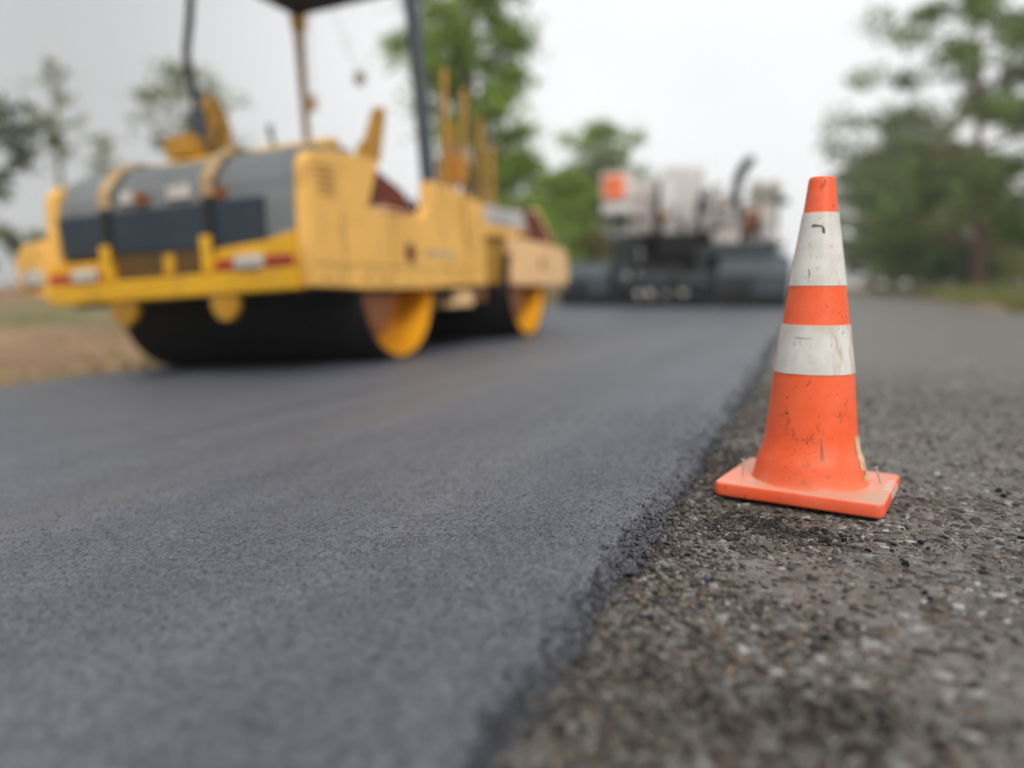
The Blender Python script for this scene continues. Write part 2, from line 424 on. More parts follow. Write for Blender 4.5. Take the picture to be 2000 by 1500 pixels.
def flakes(n, xr, yr, size, zf, lift, pal, mask=None, flat=.35):
    x = rng.uniform(*xr, n); y = rng.uniform(*yr, n)
    ok = view_keep(x, y)
    if mask is not None: ok &= rng.random(n) < mask(x, y)
    x, y = x[ok], y[ok]; n = len(x); K = 6
    r = size[0] + (size[1]-size[0])*rng.random(n)**2.1
    a = np.arange(K)*2*PI/K + rng.uniform(0, 2*PI, (n, 1)) + rng.uniform(-.3, .3, (n, K))
    rr = r[:, None]*rng.uniform(.55, 1.2, (n, K))
    el = rng.uniform(.38, 1., (n, 1)); th = rng.uniform(0, PI, (n, 1))
    px = rr*np.cos(a); py = rr*np.sin(a)*el
    qx = px*np.cos(th)-py*np.sin(th); qy = px*np.sin(th)+py*np.cos(th)
    h = lift[0] + (lift[1]-lift[0])*rng.random(n)
    tx = rng.normal(0, .07, (n, 1)); ty = rng.normal(0, .07, (n, 1))
    z0 = zf(x, y)
    s = rng.uniform(.78, .93, (n, 1))
    T = np.stack([x[:, None]+qx*s, y[:, None]+qy*s, (z0+h)[:, None] + tx*qx*s + ty*qy*s], -1)
    Bm = np.stack([x[:, None]+qx, y[:, None]+qy, np.repeat((z0-.0035)[:, None], K, 1)], -1)
    V = np.concatenate([T, Bm], 1).reshape(-1, 3)
    o = (np.arange(n)*2*K)[:, None]
    ar = np.arange(K)
    topf = o + ar[None, :]
    side = np.stack([ar, ar+K, (ar+1) % K+K, (ar+1) % K], -1).ravel()
    L = np.concatenate([topf, o + side[None, :]], 1).ravel()
    tot = np.tile(np.array([K] + [4]*K), n); st = np.concatenate([[0], np.cumsum(tot)[:-1]])
    pal = np.array(pal); c = pal[rng.integers(0, len(pal), n)]*rng.uniform(.7, 1.3, (n, 1))
    return V, L, st, np.repeat(c, 2*K, 0)

OLD_PAL = [(0.1323, 0.1244, 0.1135), (0.0905, 0.0824, 0.0722), (0.2128, 0.2038, 0.1888), (0.0795, 0.0662, 0.0532), (0.1104, 0.0881, 0.0654), (0.0438, 0.039, 0.0341), (0.2849, 0.2727, 0.2537), (0.1079, 0.107, 0.1034), (0.0546, 0.0455, 0.0367), (0.1623, 0.1554, 0.1456)]
zo = lambda x, y: z_old(x, y) + .0035*(fbm(x*60, y*60, 3)-.44)*2
V, L, S, Cc = flakes(62000, (-.3, 1.8), (.25, 2.3), (.0025, .0195), zo, (.0002, .0022), OLD_PAL, mask=lambda x, y: np.clip(2.6*(fbm(x*4+5, y*4, 4)-.30), .16, 1))
V2, L2, S2, C2 = flakes(26000, (-.3, 2.3), (2.3, 5.5), (.004, .017), zo, (.0003, .0026), OLD_PAL, mask=lambda x, y: 1-sstep(3.4, 5.4, y))
L = np.concatenate([L, L2+len(V)]); S = np.concatenate([S, S2 + S[-1]+4]); Cc = np.concatenate([Cc, C2]); V = np.concatenate([V, V2])
me = np_mesh('aggregate', V, L, S, None, Cc)
tag(link_mesh('gravel', me, M['stone']), 'flat grey brown aggregate worn flush with the old asphalt lane', 'gravel', kind='stuff')

NEW_PAL = [(0.0753, 0.0817, 0.0977), (0.0878, 0.0945, 0.1115), (0.0652, 0.0715, 0.0851), (0.1192, 0.1277, 0.1478), (0.0526, 0.0575, 0.0689)]
V, L, S, Cc = flakes(60000, (-1.6, -.3), (.5, 3.6), (.0014, .0046), lambda x, y: z_mat(x, y)+.001, (.0004, .0020), NEW_PAL,
                     mask=lambda x, y: np.where(x < seam(y)-.004, np.exp((x+.33)*1.8)*(1-sstep(1.5, 3.4, y))*np.clip(.5+1.2*(fbm(x*7, y*7, 3)-.3), 0, 1), 0))
tag(link_mesh('asphalt_grit', np_mesh('asphalt_grit', V, L, S, None, Cc), M['grit']), 'fine dark blue grey stone in the face of the fresh asphalt mat', 'gravel', kind='stuff')

def rock_variants(nv, sub=1, seed=3):
    r2 = np.random.default_rng(seed); outv = []
    bm = bmesh.new(); bmesh.ops.create_icosphere(bm, subdivisions=sub+1 if sub > 1 else 1, radius=1)
    if sub == 1: bmesh.ops.subdivide_edges(bm, edges=bm.edges[:], cuts=1, use_grid_fill=True)
    bm.verts.ensure_lookup_table()
    base = np.array([v.co[:] for v in bm.verts]); base /= np.linalg.norm(base, axis=1)[:, None]
    F = np.array([[v.index for v in f.verts] for f in bm.faces]); bm.free()
    for i in range(nv):
        d = r2.normal(size=(9, 3)); d /= np.linalg.norm(d, axis=1)[:, None]
        off = r2.uniform(.42, .95, 9)
        t = np.full(len(base), 1.0)
        dots = base @ d.T                                    # plane-cut sphere: angular crushed stone
        lim = np.where(dots > 1e-3, off[None, :]/np.maximum(dots, 1e-3), 9)
        t = np.minimum(t, lim.min(1))
        outv.append(base*t[:, None])
    return outv, F
ROCKS, ROCK_F = rock_variants(14)

def rocks(x, y, z, r, pal, squash=(.35, .7)):
    n = len(x); VV = np.stack(ROCKS)[rng.integers(0, len(ROCKS), n)]
    sc3 = np.stack([rng.uniform(.7, 1.2, n), rng.uniform(.6, 1.0, n), rng.uniform(*squash, n)], -1)*r[:, None]
    VV = VV*sc3[:, None, :]
    a = rng.uniform(0, 2*PI, n); b = rng.normal(0, .35, n)
    ca, sa, cb, sb = np.cos(a)[:, None], np.sin(a)[:, None], np.cos(b)[:, None], np.sin(b)[:, None]
    X, Yv, Z = VV[..., 0], VV[..., 1], VV[..., 2]
    Y2 = Yv*cb - Z*sb; Z2 = Yv*sb + Z*cb
    X3 = X*ca - Y2*sa; Y3 = X*sa + Y2*ca
    V = np.stack([X3 + x[:, None], Y3 + y[:, None], Z2 + z[:, None]], -1).reshape(-1, 3)
    nvp = VV.shape[1]
    L = (ROCK_F[None] + (np.arange(n)*nvp)[:, None, None]).reshape(-1)
    pal = np.array(pal); c = pal[rng.integers(0, len(pal), n)]*rng.uniform(.65, 1.3, (n, 1))
    return V, L, np.arange(len(L)//3)*3, np.repeat(c, nvp, 0)

def blob(x, y, cx, cy, rx, ry, rot=0):
    dx, dy = x-cx, y-cy; c, s = math.cos(rot), math.sin(rot)
    return np.exp(-(((dx*c+dy*s)/rx)**2 + ((-dx*s+dy*c)/ry)**2))
def loose_mask(x, y):
    b = fbm(x*6+3, y*6+8, 3)
    m = np.exp(-np.maximum(0, x-(seam(y)+.14))/.085)*.75*sstep(.2,.5,b+.15)
    m = m + .95*blob(x, y, -.03, 1.56, .14, .055, -.25) + 1.0*blob(x, y, .02, .86, .16, .075, .2) + .75*blob(x, y, -.18, .68, .14, .10)
    m = m + .9*blob(x, y, .12, .72, .16, .06)+ .5*blob(x, y, -.20, 1.95, .10, .4)
    m = m*(.5+1.3*sstep(.32, .6, b)) + .035
    return np.clip(np.where(x > seam(y)+.045, m, 0), 0, 1)
n = 80000
x = rng.uniform(-.3, .9, n); y = .42 + 3.6*rng.random(n)**1.35
keep = (rng.random(n) < loose_mask(x, y)) & view_keep(x, y)
keep &= ~((np.abs(x-.005) < .175) & (np.abs(y-1.845) < .16))
x, y = x[keep], y[keep]; r = .0018 + .0085*rng.random(len(x))**3.0
LOOSE = [(0.1058, 0.0925, 0.0777), (0.0773, 0.0651, 0.054), (0.0529, 0.0455, 0.04), (0.1384, 0.1239, 0.1051), (0.0342, 0.0306, 0.0281), (0.1547, 0.1294, 0.0999), (0.0936, 0.0784, 0.071), (0.1221, 0.0925, 0.0666), (0.2116, 0.1961, 0.1739)]
V, L, S, Cc = rocks(x, y, zo(x, y) + r*.35, r, LOOSE)
cz = blob(x, y, -.03, 1.56, .16, .065, -.25) + blob(x, y, .02, .86, .16, .075, .2) + .8*blob(x, y, .12, .72, .16, .06)         # tarry dark heaps
Cc = Cc*np.repeat(1 - .62*np.clip(cz*1.5, 0, 1), len(ROCKS[0]))[:, None]
n = 54000
xf = rng.uniform(-.28, 1.7, n); yf = .42 + 3.4*rng.random(n)**1.3
kf = view_keep(xf, yf) & (xf > seam(yf)+.03) & ~((np.abs(xf-.005) < .18) & (np.abs(yf-1.845) < .17)) & (rng.random(n) < .25+.9*loose_mask(xf, yf)+.8*(fbm(xf*5, yf*5, 3)-.4))
xf, yf = xf[kf], yf[kf]; rf = .0008 + .0016*rng.random(len(xf))
V3, L3, S3, C3 = rocks(xf, yf, zo(xf, yf) + rf*.9, rf, [(.055,.048,.042),(.085,.07,.056),(.12,.10,.08),(.035,.032,.03),(.16,.125,.085)])
L = np.concatenate([L, L3+len(V)]); S = np.concatenate([S, S3+len(L)-len(L3)]); Cc = np.concatenate([Cc, C3]); V = np.concatenate([V, V3])
tag(link_mesh('loose_gravel', np_mesh('loose_gravel', V, L, S, None, Cc), M['stone']), 'loose crushed stone strewn on the old lane beside the fresh mat', 'gravel', kind='stuff')
print('loose stones', len(x))

# black crumbs along the toe of the mat
n = 8000
y = .4 + 6.5*rng.random(n)**1.5; t = rng.normal(.018, .015, n) + .02*sstep(1.1, 2.2, y); x = seam(y) + t
keep = (t > -.02) & view_keep(x, y); x, y, t = x[keep], y[keep], t[keep]
r = .0012 + .0042*rng.random(len(x))**2.6
zt = np.where(t < 0, z_mat(x, y), np.maximum(zo(x, y), MAT_T - (MAT_T+.01)*np.clip(t/.05, 0, 1)**.85))
r = r*(1 + .9*sstep(1.5, 3., y))
V, L, S, Cc = rocks(x, y, zt + r*.3, r, [(.045,.047,.055),(.06,.062,.07),(.02,.02,.024),(.09,.093,.105),(.03,.031,.036)], (.5, .9))
n = 5000
y = 1.2 + 8*rng.random(n)**1.4; x = seam(y) + rng.normal(.026, .013, n); r = .003 + .006*rng.random(n)**2  # more dark crumbs, added to darken the shaded edge face
V3, L3, S3, C3 = rocks(x, y, .010 + 0*x, r, [(.025,.026,.03),(.04,.042,.048),(.06,.062,.07)], (.5, .9))
L = np.concatenate([L, L3+len(V)]); S = np.concatenate([S, S3+len(L)-len(L3)]); Cc = np.concatenate([Cc, C3]); V = np.concatenate([V, V3])
tag(link_mesh('asphalt_crumbs', np_mesh('asphalt_crumbs', V, L, S, None, Cc), M['grit']), 'black bituminous crumbs along the ragged edge of the fresh mat', 'asphalt crumbs', kind='stuff')

# spilled mix beside the lip
n = 900
y = .6 + 4.5*rng.random(n)**1.3; x = seam(y) + .06 + np.abs(rng.normal(0, .07, n)); r = .0025 + .0055*rng.random(n)**2.5
kk = view_keep(x, y) & ~((np.abs(x-.005) < .2) & (np.abs(y-1.845) < .18)); x, y, r = x[kk], y[kk], r[kk]
V, L, S, Cc = rocks(x, y, zo(x, y) + r*.4, r, [(.016,.016,.02),(.026,.026,.031),(.04,.041,.047)], (.5, .9))
tag(link_mesh('spilled_mix', np_mesh('spilled_mix', V, L, S, None, Cc), M['grit']), 'small black crumbs of mix spilled on the old lane near the seam', 'asphalt crumbs', kind='stuff')
# single bits that catch the eye
def one_rock(name, loc, rad, col, label, cat, seed, group=None, rough=.6):
    r2 = np.random.default_rng(seed)
    v = ROCKS[seed % len(ROCKS)]*np.array(rad)[None]
    a = r2.uniform(0, 6.28); R = np.array([[math.cos(a), -math.sin(a), 0], [math.sin(a), math.cos(a), 0], [0, 0, 1]])
    v = v @ R.T
    me = np_mesh(name, v, ROCK_F.ravel(), np.arange(len(ROCK_F))*3, None, np.tile(np.array(col), (len(v), 1)))
    o = link_mesh(name, me, M['stone']); o.location = (loc[0], loc[1], float(zo(np.array(loc[0]), np.array(loc[1]))) + rad[2]*.55)
    return tag(o, label, cat, group)
def px_ground(px, py):
    a, b = (px-1000)/1502, -(py-750)/1502
    d = Vector((a, math.cos(PITCH)+b*math.sin(PITCH), -math.sin(PITCH)+b*math.cos(PITCH)))
    d = Matrix.Rotation(YAW, 3, 'Z') @ d
    k = -CAM_H/d.z
    return (d.x*k, d.y*k)
BL = (.010,.010,.014)
for i, (px, py, s, lab) in enumerate([
        (1770,1104,.0085,'black asphalt lump lying alone below the right corner of the cone base'),
        (1950,962,.010,'flattened black asphalt lump far right, level with the cone base'),
        (1960,972,.007,'small black crumb touching the flat lump at the far right'),
        (1806,1160,.006,'black asphalt crumb in the middle of the bare old lane'),
        (1815,1170,.0055,'smaller black crumb just below another on the bare old lane'),
        (1613,1250,.0085,'black asphalt lump near the middle of the gravel foreground'),
        (1800,1065,.007,'dark pebble below and right of the cone base corner'),
        (1995,1055,.009,'black lump cut by the right edge of the picture'),
        (1720,1400,.009,'dark bluish asphalt lump low in the gravel foreground')]):
    p = px_ground(px, py)
    one_rock('asphalt_lump', p, (s*1.15, s*.85, s*.7), BL, lab, 'asphalt lump', 20+i, 'black asphalt lumps on the old lane')
p = px_ground(1612, 1335); one_rock('stone', p, (.012,.0095,.0075), (.20,.19,.175), 'pale rounded stone with a whitish top in the lower gravel', 'stone', 41)
p = px_ground(1381, 1133); one_rock('stone', p, (.0095,.006,.005), (.05,.075,.12), 'blue grey stone chip beside a brown upright stone', 'stone', 42)
p = px_ground(1363, 1140); one_rock('stone', p, (.007,.006,.010), (.10,.075,.055), 'brown upright stone beside the blue grey chip', 'stone', 43)
p = px_ground(1348, 972); one_rock('stone', p, (.012,.009,.006), (.10,.10,.098), 'flat grey stone left of the cone base by the mat edge', 'stone', 44)
p = px_ground(1728, 1042); one_rock('stone', p, (.0085,.007,.006), (.33,.33,.34), 'small pale pebble right below the near corner of the cone base', 'stone', 45)
p = px_ground(1299, 1108); one_rock('stone', p, (.014,.007,.006), (.17,.17,.165), 'long pale grey chip in the loose gravel near the mat edge', 'stone', 46)
p = px_ground(1425, 1323)
straw = MB().tube([(-.003,-.009,.006),(0,0,.0075),(.002,.010,.007)], [.0012,.0016,.0007], 6).build('straw', paint('straw', (.50,.24,.10), amt=.2), None)
straw.location = (p[0], p[1], 0.002); straw.rotation_euler = (0,.15,.1); tag(straw, 'orange brown bit of straw lying in the gravel', 'straw')

# ------------------------------------------------------------------ traffic cone
def cone_mat(name, col, dusty=0.0, top=False):
    m, nt, b = base_mat(name)
    t = nnode(nt, 'ShaderNodeTexCoord')
    na = nnode(nt, 'ShaderNodeTexNoise', Scale=9.0, Detail=5.0, Roughness=.6); nbz = nnode(nt, 'ShaderNodeTexNoise', Scale=75.0, Detail=4.0, Roughness=.55)
    nc = nnode(nt, 'ShaderNodeTexNoise', Scale=28.0, Detail=6.0, Roughness=.75); ng = nnode(nt, 'ShaderNodeTexNoise', Scale=4.0, Detail=3.0)
    nf = nnode(nt, 'ShaderNodeTexNoise', Scale=420.0, Detail=2.0)
    for q in (na, nbz, nc, ng, nf): nt.links.new(t.outputs['Object'], q.inputs['Vector'])
    lt = (min(1, col[0]+.05), col[1]+.05, col[2]+.045)
    c = mixc(nt, ramp(nt, na.outputs['Fac'], .38, .68).outputs['Color'], col, lt)
    # grey scuffs
    sm = ramp(nt, nc.outputs['Fac'], .54, .68); gm = ramp(nt, ng.outputs['Fac'], .40, .58)
    mm = nnode(nt, 'ShaderNodeMath', operation='MULTIPLY'); nt.links.new(sm.outputs['Color'], mm.inputs[0]); nt.links.new(gm.outputs['Color'], mm.inputs[1])
    m2 = nnode(nt, 'ShaderNodeMath', operation='MULTIPLY'); m2.inputs[1].default_value = .55; nt.links.new(mm.outputs[0], m2.inputs[0])
    c = mixc(nt, m2.outputs[0], c, (.30,.11,.075))
    # dark specks
    sp = ramp(nt, nbz.outputs['Fac'], .685, .72); sp2 = nnode(nt, 'ShaderNodeMath', operation='MULTIPLY')
    nt.links.new(sp.outputs['Color'], sp2.inputs[0]); sp2.inputs[1].default_value = .85
    c = mixc(nt, sp2.outputs[0], c, (.06,.03,.025))
    # settled dust low on the cone
    sep = nnode(nt, 'ShaderNodeSeparateXYZ'); nt.links.new(t.outputs['Object'], sep.inputs[0])
    mr = nnode(nt, 'ShaderNodeMapRange'); mr.inputs['From Min'].default_value = .035; mr.inputs['From Max'].default_value = .075
    mr.inputs['To Min'].default_value = .7; mr.inputs['To Max'].default_value = 0.0
    nt.links.new(sep.outputs['Z'], mr.inputs['Value'])
    if top:
        geo = nnode(nt, 'ShaderNodeNewGeometry'); s2 = nnode(nt, 'ShaderNodeSeparateXYZ'); nt.links.new(geo.outputs['Normal'], s2.inputs[0])
        m3 = nnode(nt, 'ShaderNodeMapRange'); m3.inputs['From Min'].default_value = .6; m3.inputs['From Max'].default_value = .95; m3.inputs['To Max'].default_value = .85
        nt.links.new(s2.outputs['Z'], m3.inputs['Value']); fac = m3.outputs['Result']
        d1 = ramp(nt, ng.outputs['Fac'], .35, .65, (.80,.37,.25,1), (.52,.33,.23,1)).outputs['Color']
        fm = nnode(nt, 'ShaderNodeMath', operation='MULTIPLY'); nt.links.new(fac, fm.inputs[0])
        rr = nnode(nt, 'ShaderNodeMapRange'); rr.inputs['From Min'].default_value = .3; rr.inputs['From Max'].default_value = .7; rr.inputs['To Min'].default_value = .55; rr.inputs['To Max'].default_value = 1.25
        nt.links.new(na.outputs['Fac'], rr.inputs['Value']); nt.links.new(rr.outputs['Result'], fm.inputs[1])
        c = mixc(nt, fm.outputs[0], c, d1)
    else:
        fm = nnode(nt, 'ShaderNodeMath', operation='MULTIPLY'); nt.links.new(mr.outputs['Result'], fm.inputs[0]); nt.links.new(na.outputs['Fac'], fm.inputs[1])
        c = mixc(nt, fm.outputs[0], c, (.42,.24,.14))
    nt.links.new(c, b.inputs['Base Color'])
    b.inputs['Roughness'].default_value = .40; b.inputs['Specular IOR Level'].default_value = .32
    bp = nnode(nt, 'ShaderNodeBump', Strength=.10, Distance=.001); nt.links.new(nf.outputs['Fac'], bp.inputs['Height'])
    bp2 = nnode(nt, 'ShaderNodeBump', Strength=.10, Distance=.004); nt.links.new(nc.outputs['Fac'], bp2.inputs['Height']); nt.links.new(bp.outputs['Normal'], bp2.inputs['Normal'])
    nt.links.new(bp2.outputs['Normal'], b.inputs['Normal'])
    return m
def band_mat(name, stain_shift):
    m, nt, b = base_mat(name)
    t = nnode(nt, 'ShaderNodeTexCoord')
    mp = nnode(nt, 'ShaderNodeMapping'); mp.inputs['Scale'].default_value = (1,1,.16); mp.inputs['Location'].default_value = (stain_shift,0,0)
    nt.links.new(t.outputs['Object'], mp.inputs['Vector'])
    ns = nnode(nt, 'ShaderNodeTexNoise', Scale=42.0, Detail=5.0, Roughness=.65); nt.links.new(mp.outputs[0], ns.inputs['Vector'])
    mp2 = nnode(nt, 'ShaderNodeMapping'); mp2.inputs['Location'].default_value = (stain_shift, .3, .1); nt.links.new(t.outputs['Object'], mp2.inputs['Vector'])
    nb = nnode(nt, 'ShaderNodeTexNoise', Scale=13.0, Detail=4.0); nk = nnode(nt, 'ShaderNodeTexNoise', Scale=60.0, Detail=7.0, Roughness=.8); ng = nnode(nt, 'ShaderNodeTexNoise', Scale=9.0, Detail=2.0)
    for q in (nb, nk, ng): nt.links.new(mp2.outputs[0], q.inputs['Vector'])
    c = mixc(nt, ramp(nt, nb.outputs['Fac'], .35, .65).outputs['Color'], (.57,.55,.51), (.72,.705,.675))
    sep = nnode(nt, 'ShaderNodeSeparateXYZ'); nt.links.new(t.outputs['Object'], sep.inputs[0])
    mr = nnode(nt, 'ShaderNodeMapRange'); mr.inputs['From Min'].default_value = .02; mr.inputs['From Max'].default_value = .07; mr.inputs['To Min'].default_value = .15; mr.inputs['To Max'].default_value = 1
    nt.links.new(sep.outputs['X'], mr.inputs['Value'])
    st = ramp(nt, ns.outputs['Fac'], .50, .62); sm = nnode(nt, 'ShaderNodeMath', operation='MULTIPLY'); nt.links.new(st.outputs['Color'], sm.inputs[0]); nt.links.new(mr.outputs['Result'], sm.inputs[1])
    s3 = nnode(nt, 'ShaderNodeMath', operation='MULTIPLY'); s3.inputs[1].default_value = .8; nt.links.new(sm.outputs[0], s3.inputs[0])
    c = mixc(nt, s3.outputs[0], c, (.40,.30,.17))
    yb = ramp(nt, ng.outputs['Fac'], .54, .68); y2 = nnode(nt, 'ShaderNodeMath', operation='MULTIPLY'); y2.inputs[1].default_value = .5; nt.links.new(yb.outputs['Color'], y2.inputs[0])
    c = mixc(nt, y2.outputs[0], c, (.50,.37,.20))
    ck = ramp(nt, nk.outputs['Fac'], .60, .65); cg = ramp(nt, ng.outputs['Fac'], .5, .42, (1,1,1,1), (0,0,0,1))
    c2 = nnode(nt, 'ShaderNodeMath', operation='MULTIPLY'); c2.inputs[1].default_value = .65; nt.links.new(ck.outputs['Color'], c2.inputs[0])
    c = mixc(nt, c2.outputs[0], c, (.13,.11,.09))
    nt.links.new(c, b.inputs['Base Color']); b.inputs['Roughness'].default_value = .38
    bp = nnode(nt, 'ShaderNodeBump', Strength=.25, Distance=.0015); nt.links.new(nb.outputs['Fac'], bp.inputs['Height']); nt.links.new(bp.outputs['Normal'], b.inputs['Normal'])
    return m
ORANGE = (.86,.115,.030)
M['cone'] = cone_mat('cone_orange', ORANGE); M['cone_base'] = cone_mat('cone_base_orange', (.78,.10,.03), top=True)

CONE = (.006, 1.842, 0.0)
cone = empty('traffic_cone', CONE, (0, math.radians(-.35), math.radians(-11)))
tag(cone, 'scuffed orange traffic cone with two white bands on a dusty square base', 'traffic cone')
BZ0, BZ1 = .011, .042
def rrect(hx, hy, r, n=6):
    pts = []
    for cx, cy, a0 in ((hx-r, hy-r, 0), (-hx+r, hy-r, PI/2), (-hx+r, -hy+r, PI), (hx-r, -hy+r, 1.5*PI)):
        for k in range(n+1):
            a = a0 + k*PI/2/n; pts.append((cx + r*math.cos(a), cy + r*math.sin(a)))
    return pts
def rings_solid(rings, cap_bottom=True, cap_top=True):
    mb = MB(); R = [[mb.bm.verts.new(p) for p in ring] for ring in rings]
    for A, B in zip(R, R[1:]):
        for k in range(len(A)):
            f = mb.bm.faces.new((A[k], A[(k+1) % len(A)], B[(k+1) % len(A)], B[k])); f.smooth = True
    if cap_bottom: mb.bm.faces.new(R[0][::-1])
    if cap_top: mb.bm.faces.new(R[-1])
    return mb
HX, HY = .174, .150
def ringat(inset, z, r=.017): return [(p[0], p[1], z + .0022*math.sin(9*p[0]+4) ) for p in rrect(HX-inset, HY-inset, max(.004, r-inset*.6))]
base = rings_solid([ringat(.005, BZ0), ringat(.001, BZ0+.002), ringat(0, BZ0+.006), ringat(.0005, BZ1-.005), ringat(.002, BZ1-.0015), ringat(.006, BZ1)])
base.build('base', M['cone_base'], cone, 60)
for sx_ in (-1, 1):
    for sy_ in (-1, 1): MB().box(sx_*.135-.025, sx_*.135+.025, sy_*.118-.02, sy_*.118+.02, -.003, BZ0+.001, .003).build('foot', M['rubber'], cone)
CP = [(0.1255, 0.0405), (0.1225, 0.046), (0.1205, 0.055), (0.115, 0.08), (0.1112, 0.098), (0.1056, 0.108), (0.0998, 0.135), (0.0979, 0.145), (0.09187, 0.215), (0.08463, 0.286), (0.07053, 0.3918), (0.05921, 0.4766), (0.03573, 0.6331), (0.02784, 0.7), (0.02645, 0.707), (0.02431, 0.7098), (0.02088, 0.7098), (0.01902, 0.706), (0.01856, 0.64)]
cone_skin = MB().lathe(CP, n=96).build('cone_body', M['cone'], cone, 50)
def cr(z):
    zz = [p[1] for p in CP[:13]]; rr = [p[0] for p in CP[:13]]
    return float(np.interp(z, zz, rr))
def band(z0, z1, shift, lab):
    e = .0016
    pr = [(cr(z0)+.0001, z0-.0004), (cr(z0)+e, z0)] + [(cr(z0+(z1-z0)*t)+e, z0+(z1-z0)*t) for t in np.linspace(.1,.9,9)] + [(cr(z1)+e, z1), (cr(z1)+.0001, z1+.0004)]
    o = MB().lathe(pr, n=96).build('reflective_band', band_mat('band_white', shift), cone, 50); o['label'] = lab
    return o
b_up = band(.4766, .6331, .0, 'tall dirty white upper band with a black hook mark')
b_lo = band(.2866, .3918, 3.1, 'dirty white lower band with brown streaks')
def decal(path, width, mat, name, parent, off=.0022):
    """strip lying on the cone: path in (angle from the lens side, height)"""
    mb = MB(); prev = None
    for i, (a, z) in enumerate(path):
        j = min(i, len(path)-2); da = (path[j+1][0]-path[j][0])*cr(z); dz = path[j+1][1]-path[j][1]
        l = math.hypot(da, dz) or 1; na, nz_ = -dz/l, da/l
        w = width*(1 if not isinstance(width, list) else 1)/2 if not isinstance(width, list) else width[i]/2
        pr = []
        for s in (-1, 1):
            aa = a + s*na*w/cr(z); zz = z + s*nz_*w; R = cr(zz)+off; th = -PI/2 + aa + math.radians(11)
            pr.append(mb.bm.verts.new((R*math.cos(th), R*math.sin(th), zz)))
        if prev: mb.bm.faces.new((prev[0], pr[0], pr[1], prev[1]))
        prev = pr
    return mb.build(name, mat, parent)
ink = paint('black_mark', (.075,.066,.06), dirt=(.2,.18,.16), amt=.7, rough=.7, scale=60.)
decal([(-.40,.6035),(-.30,.6045),(-.10,.6040),(.06,.6030),(.14,.6005),(.17,.5965),(.18,.5915),(.21,.5870)], [.0055,.0065,.0045,.0040,.0045,.0055,.0060,.0025], ink, 'hook_mark', b_up)
for pth, wd in [([(-.34,.512),(-.31,.508),(-.295,.502),(-.315,.498),(-.30,.492)], [.0012,.0018,.0022,.0016,.001]), ([(-.08,.5135),(-.03,.5128),(.0,.5132)], .0011), ([(.03,.5142),(.07,.5150)], .0009), ([(-.33,.5405),(-.31,.5412)], .0022), ([(-.315,.486),(-.29,.4868)], .0018)]:
    decal(pth, wd, ink, 'scuff', b_up)
for pth, wd in [([(-.60,.3652),(-.50,.3646),(-.38,.3640),(-.22,.3645),(-.10,.3640)], [.0006,.0009,.0012,.0008,.0005]), ([(-.565,.356),(-.555,.351),(-.57,.347)], .0012), ([(.47,.357),(.43,.351),(.45,.347)], .0009), ([(-.335,.3490),(-.325,.3475)], .0018)]:
    decal(pth, wd, ink, 'scuff', b_lo)
scuffm = paint('brown_scuff', (.36,.085,.04), dirt=(.13,.05,.035), amt=.9, rough=.6, scale=50.)
def scuffs(name, marks, mat, parent, off):
    mb = MB()
    for path, wd in marks:
        prev = None
        for i_, (a, z) in enumerate(path):
            q = min(i_, len(path)-2); da = (path[q+1][0]-path[q][0])*cr(z); dz = path[q+1][1]-path[q][1]; l = math.hypot(da, dz) or 1
            wv = (wd[i_] if isinstance(wd, list) else wd*(.5+.5*math.sin(PI*(i_+.5)/len(path))))/2; pr = []
            for sg in (-1, 1):
                aa = a - sg*dz/l*wv/cr(z); zz = z + sg*da/l*wv; R = cr(zz)+off; th = -PI/2 + aa + math.radians(11)
                pr.append(mb.bm.verts.new((R*math.cos(th), R*math.sin(th), zz)))
            if prev: mb.bm.faces.new((prev[0], pr[0], pr[1], prev[1]))
            prev = pr
    return mb.build(name, mat, parent)
rs = random.Random(4)
def crackle(a0, a1, z0, z1, n, wd, step=.0045, m=(3, 8)):
    o = []
    for _ in range(n):
        a, z, d = rs.uniform(a0, a1), rs.uniform(z0, z1), rs.uniform(0, 2*PI); p = [(a, z)]
        for _ in range(rs.randint(*m)):
            d += rs.uniform(-.9, .9); a += step*math.cos(d)/.1*rs.uniform(.5, 1.2); z += step*math.sin(d)*rs.uniform(.5, 1.2); p.append((a, z))
        o.append((p, wd*rs.uniform(.5, 1.4)))
    return o
def dots(a0, a1, z0, z1, n, wd):
    o = []
    for _ in range(n):
        a, z, k = rs.uniform(a0, a1), rs.uniform(z0, z1), rs.uniform(.5, 1.5); o.append(([(a, z), (a+.012*k, z+.0012*k), (a+.02*k, z+.0006)], wd*k))
    return o
scuffs('scuff_marking', crackle(-.62, -.48, .150, .200, 7, .0011) + crackle(-.45, .2, .143, .163, 13, .0011, .004, (2, 6)) + crackle(.45, .85, .175, .215, 7, .0010) + dots(-.5, .5, .11, .17, 22, .0018)
       + dots(-.6, .8, .396, .47, 16, .0016) + crackle(.35, .8, .396, .42, 3, .0009) + dots(-.5, .6, .05, .09, 6, .0018)
       + [([(-.60,.203),(-.57,.201),(-.555,.198)], .006), ([(-.15,.262),(-.10,.268),(-.06,.277)], .003), ([(-.5,.252),(-.4,.258),(-.32,.262)], .0012)], scuffm, cone, .0005)
scuffs('drip_marking', [([(.215,.153),(.225,.142),(.232,.130),(.236,.118),(.238,.109),(.238,.104)], [.0015,.0028,.0045,.0065,.0085,.006]), ([(.18,.701),(.165,.694),(.18,.688)], [.005,.0045,.002])],
       paint('drip_stain', (.42,.13,.075), dirt=(.20,.10,.08), amt=.8, rough=.6, scale=70.), cone, .0007)
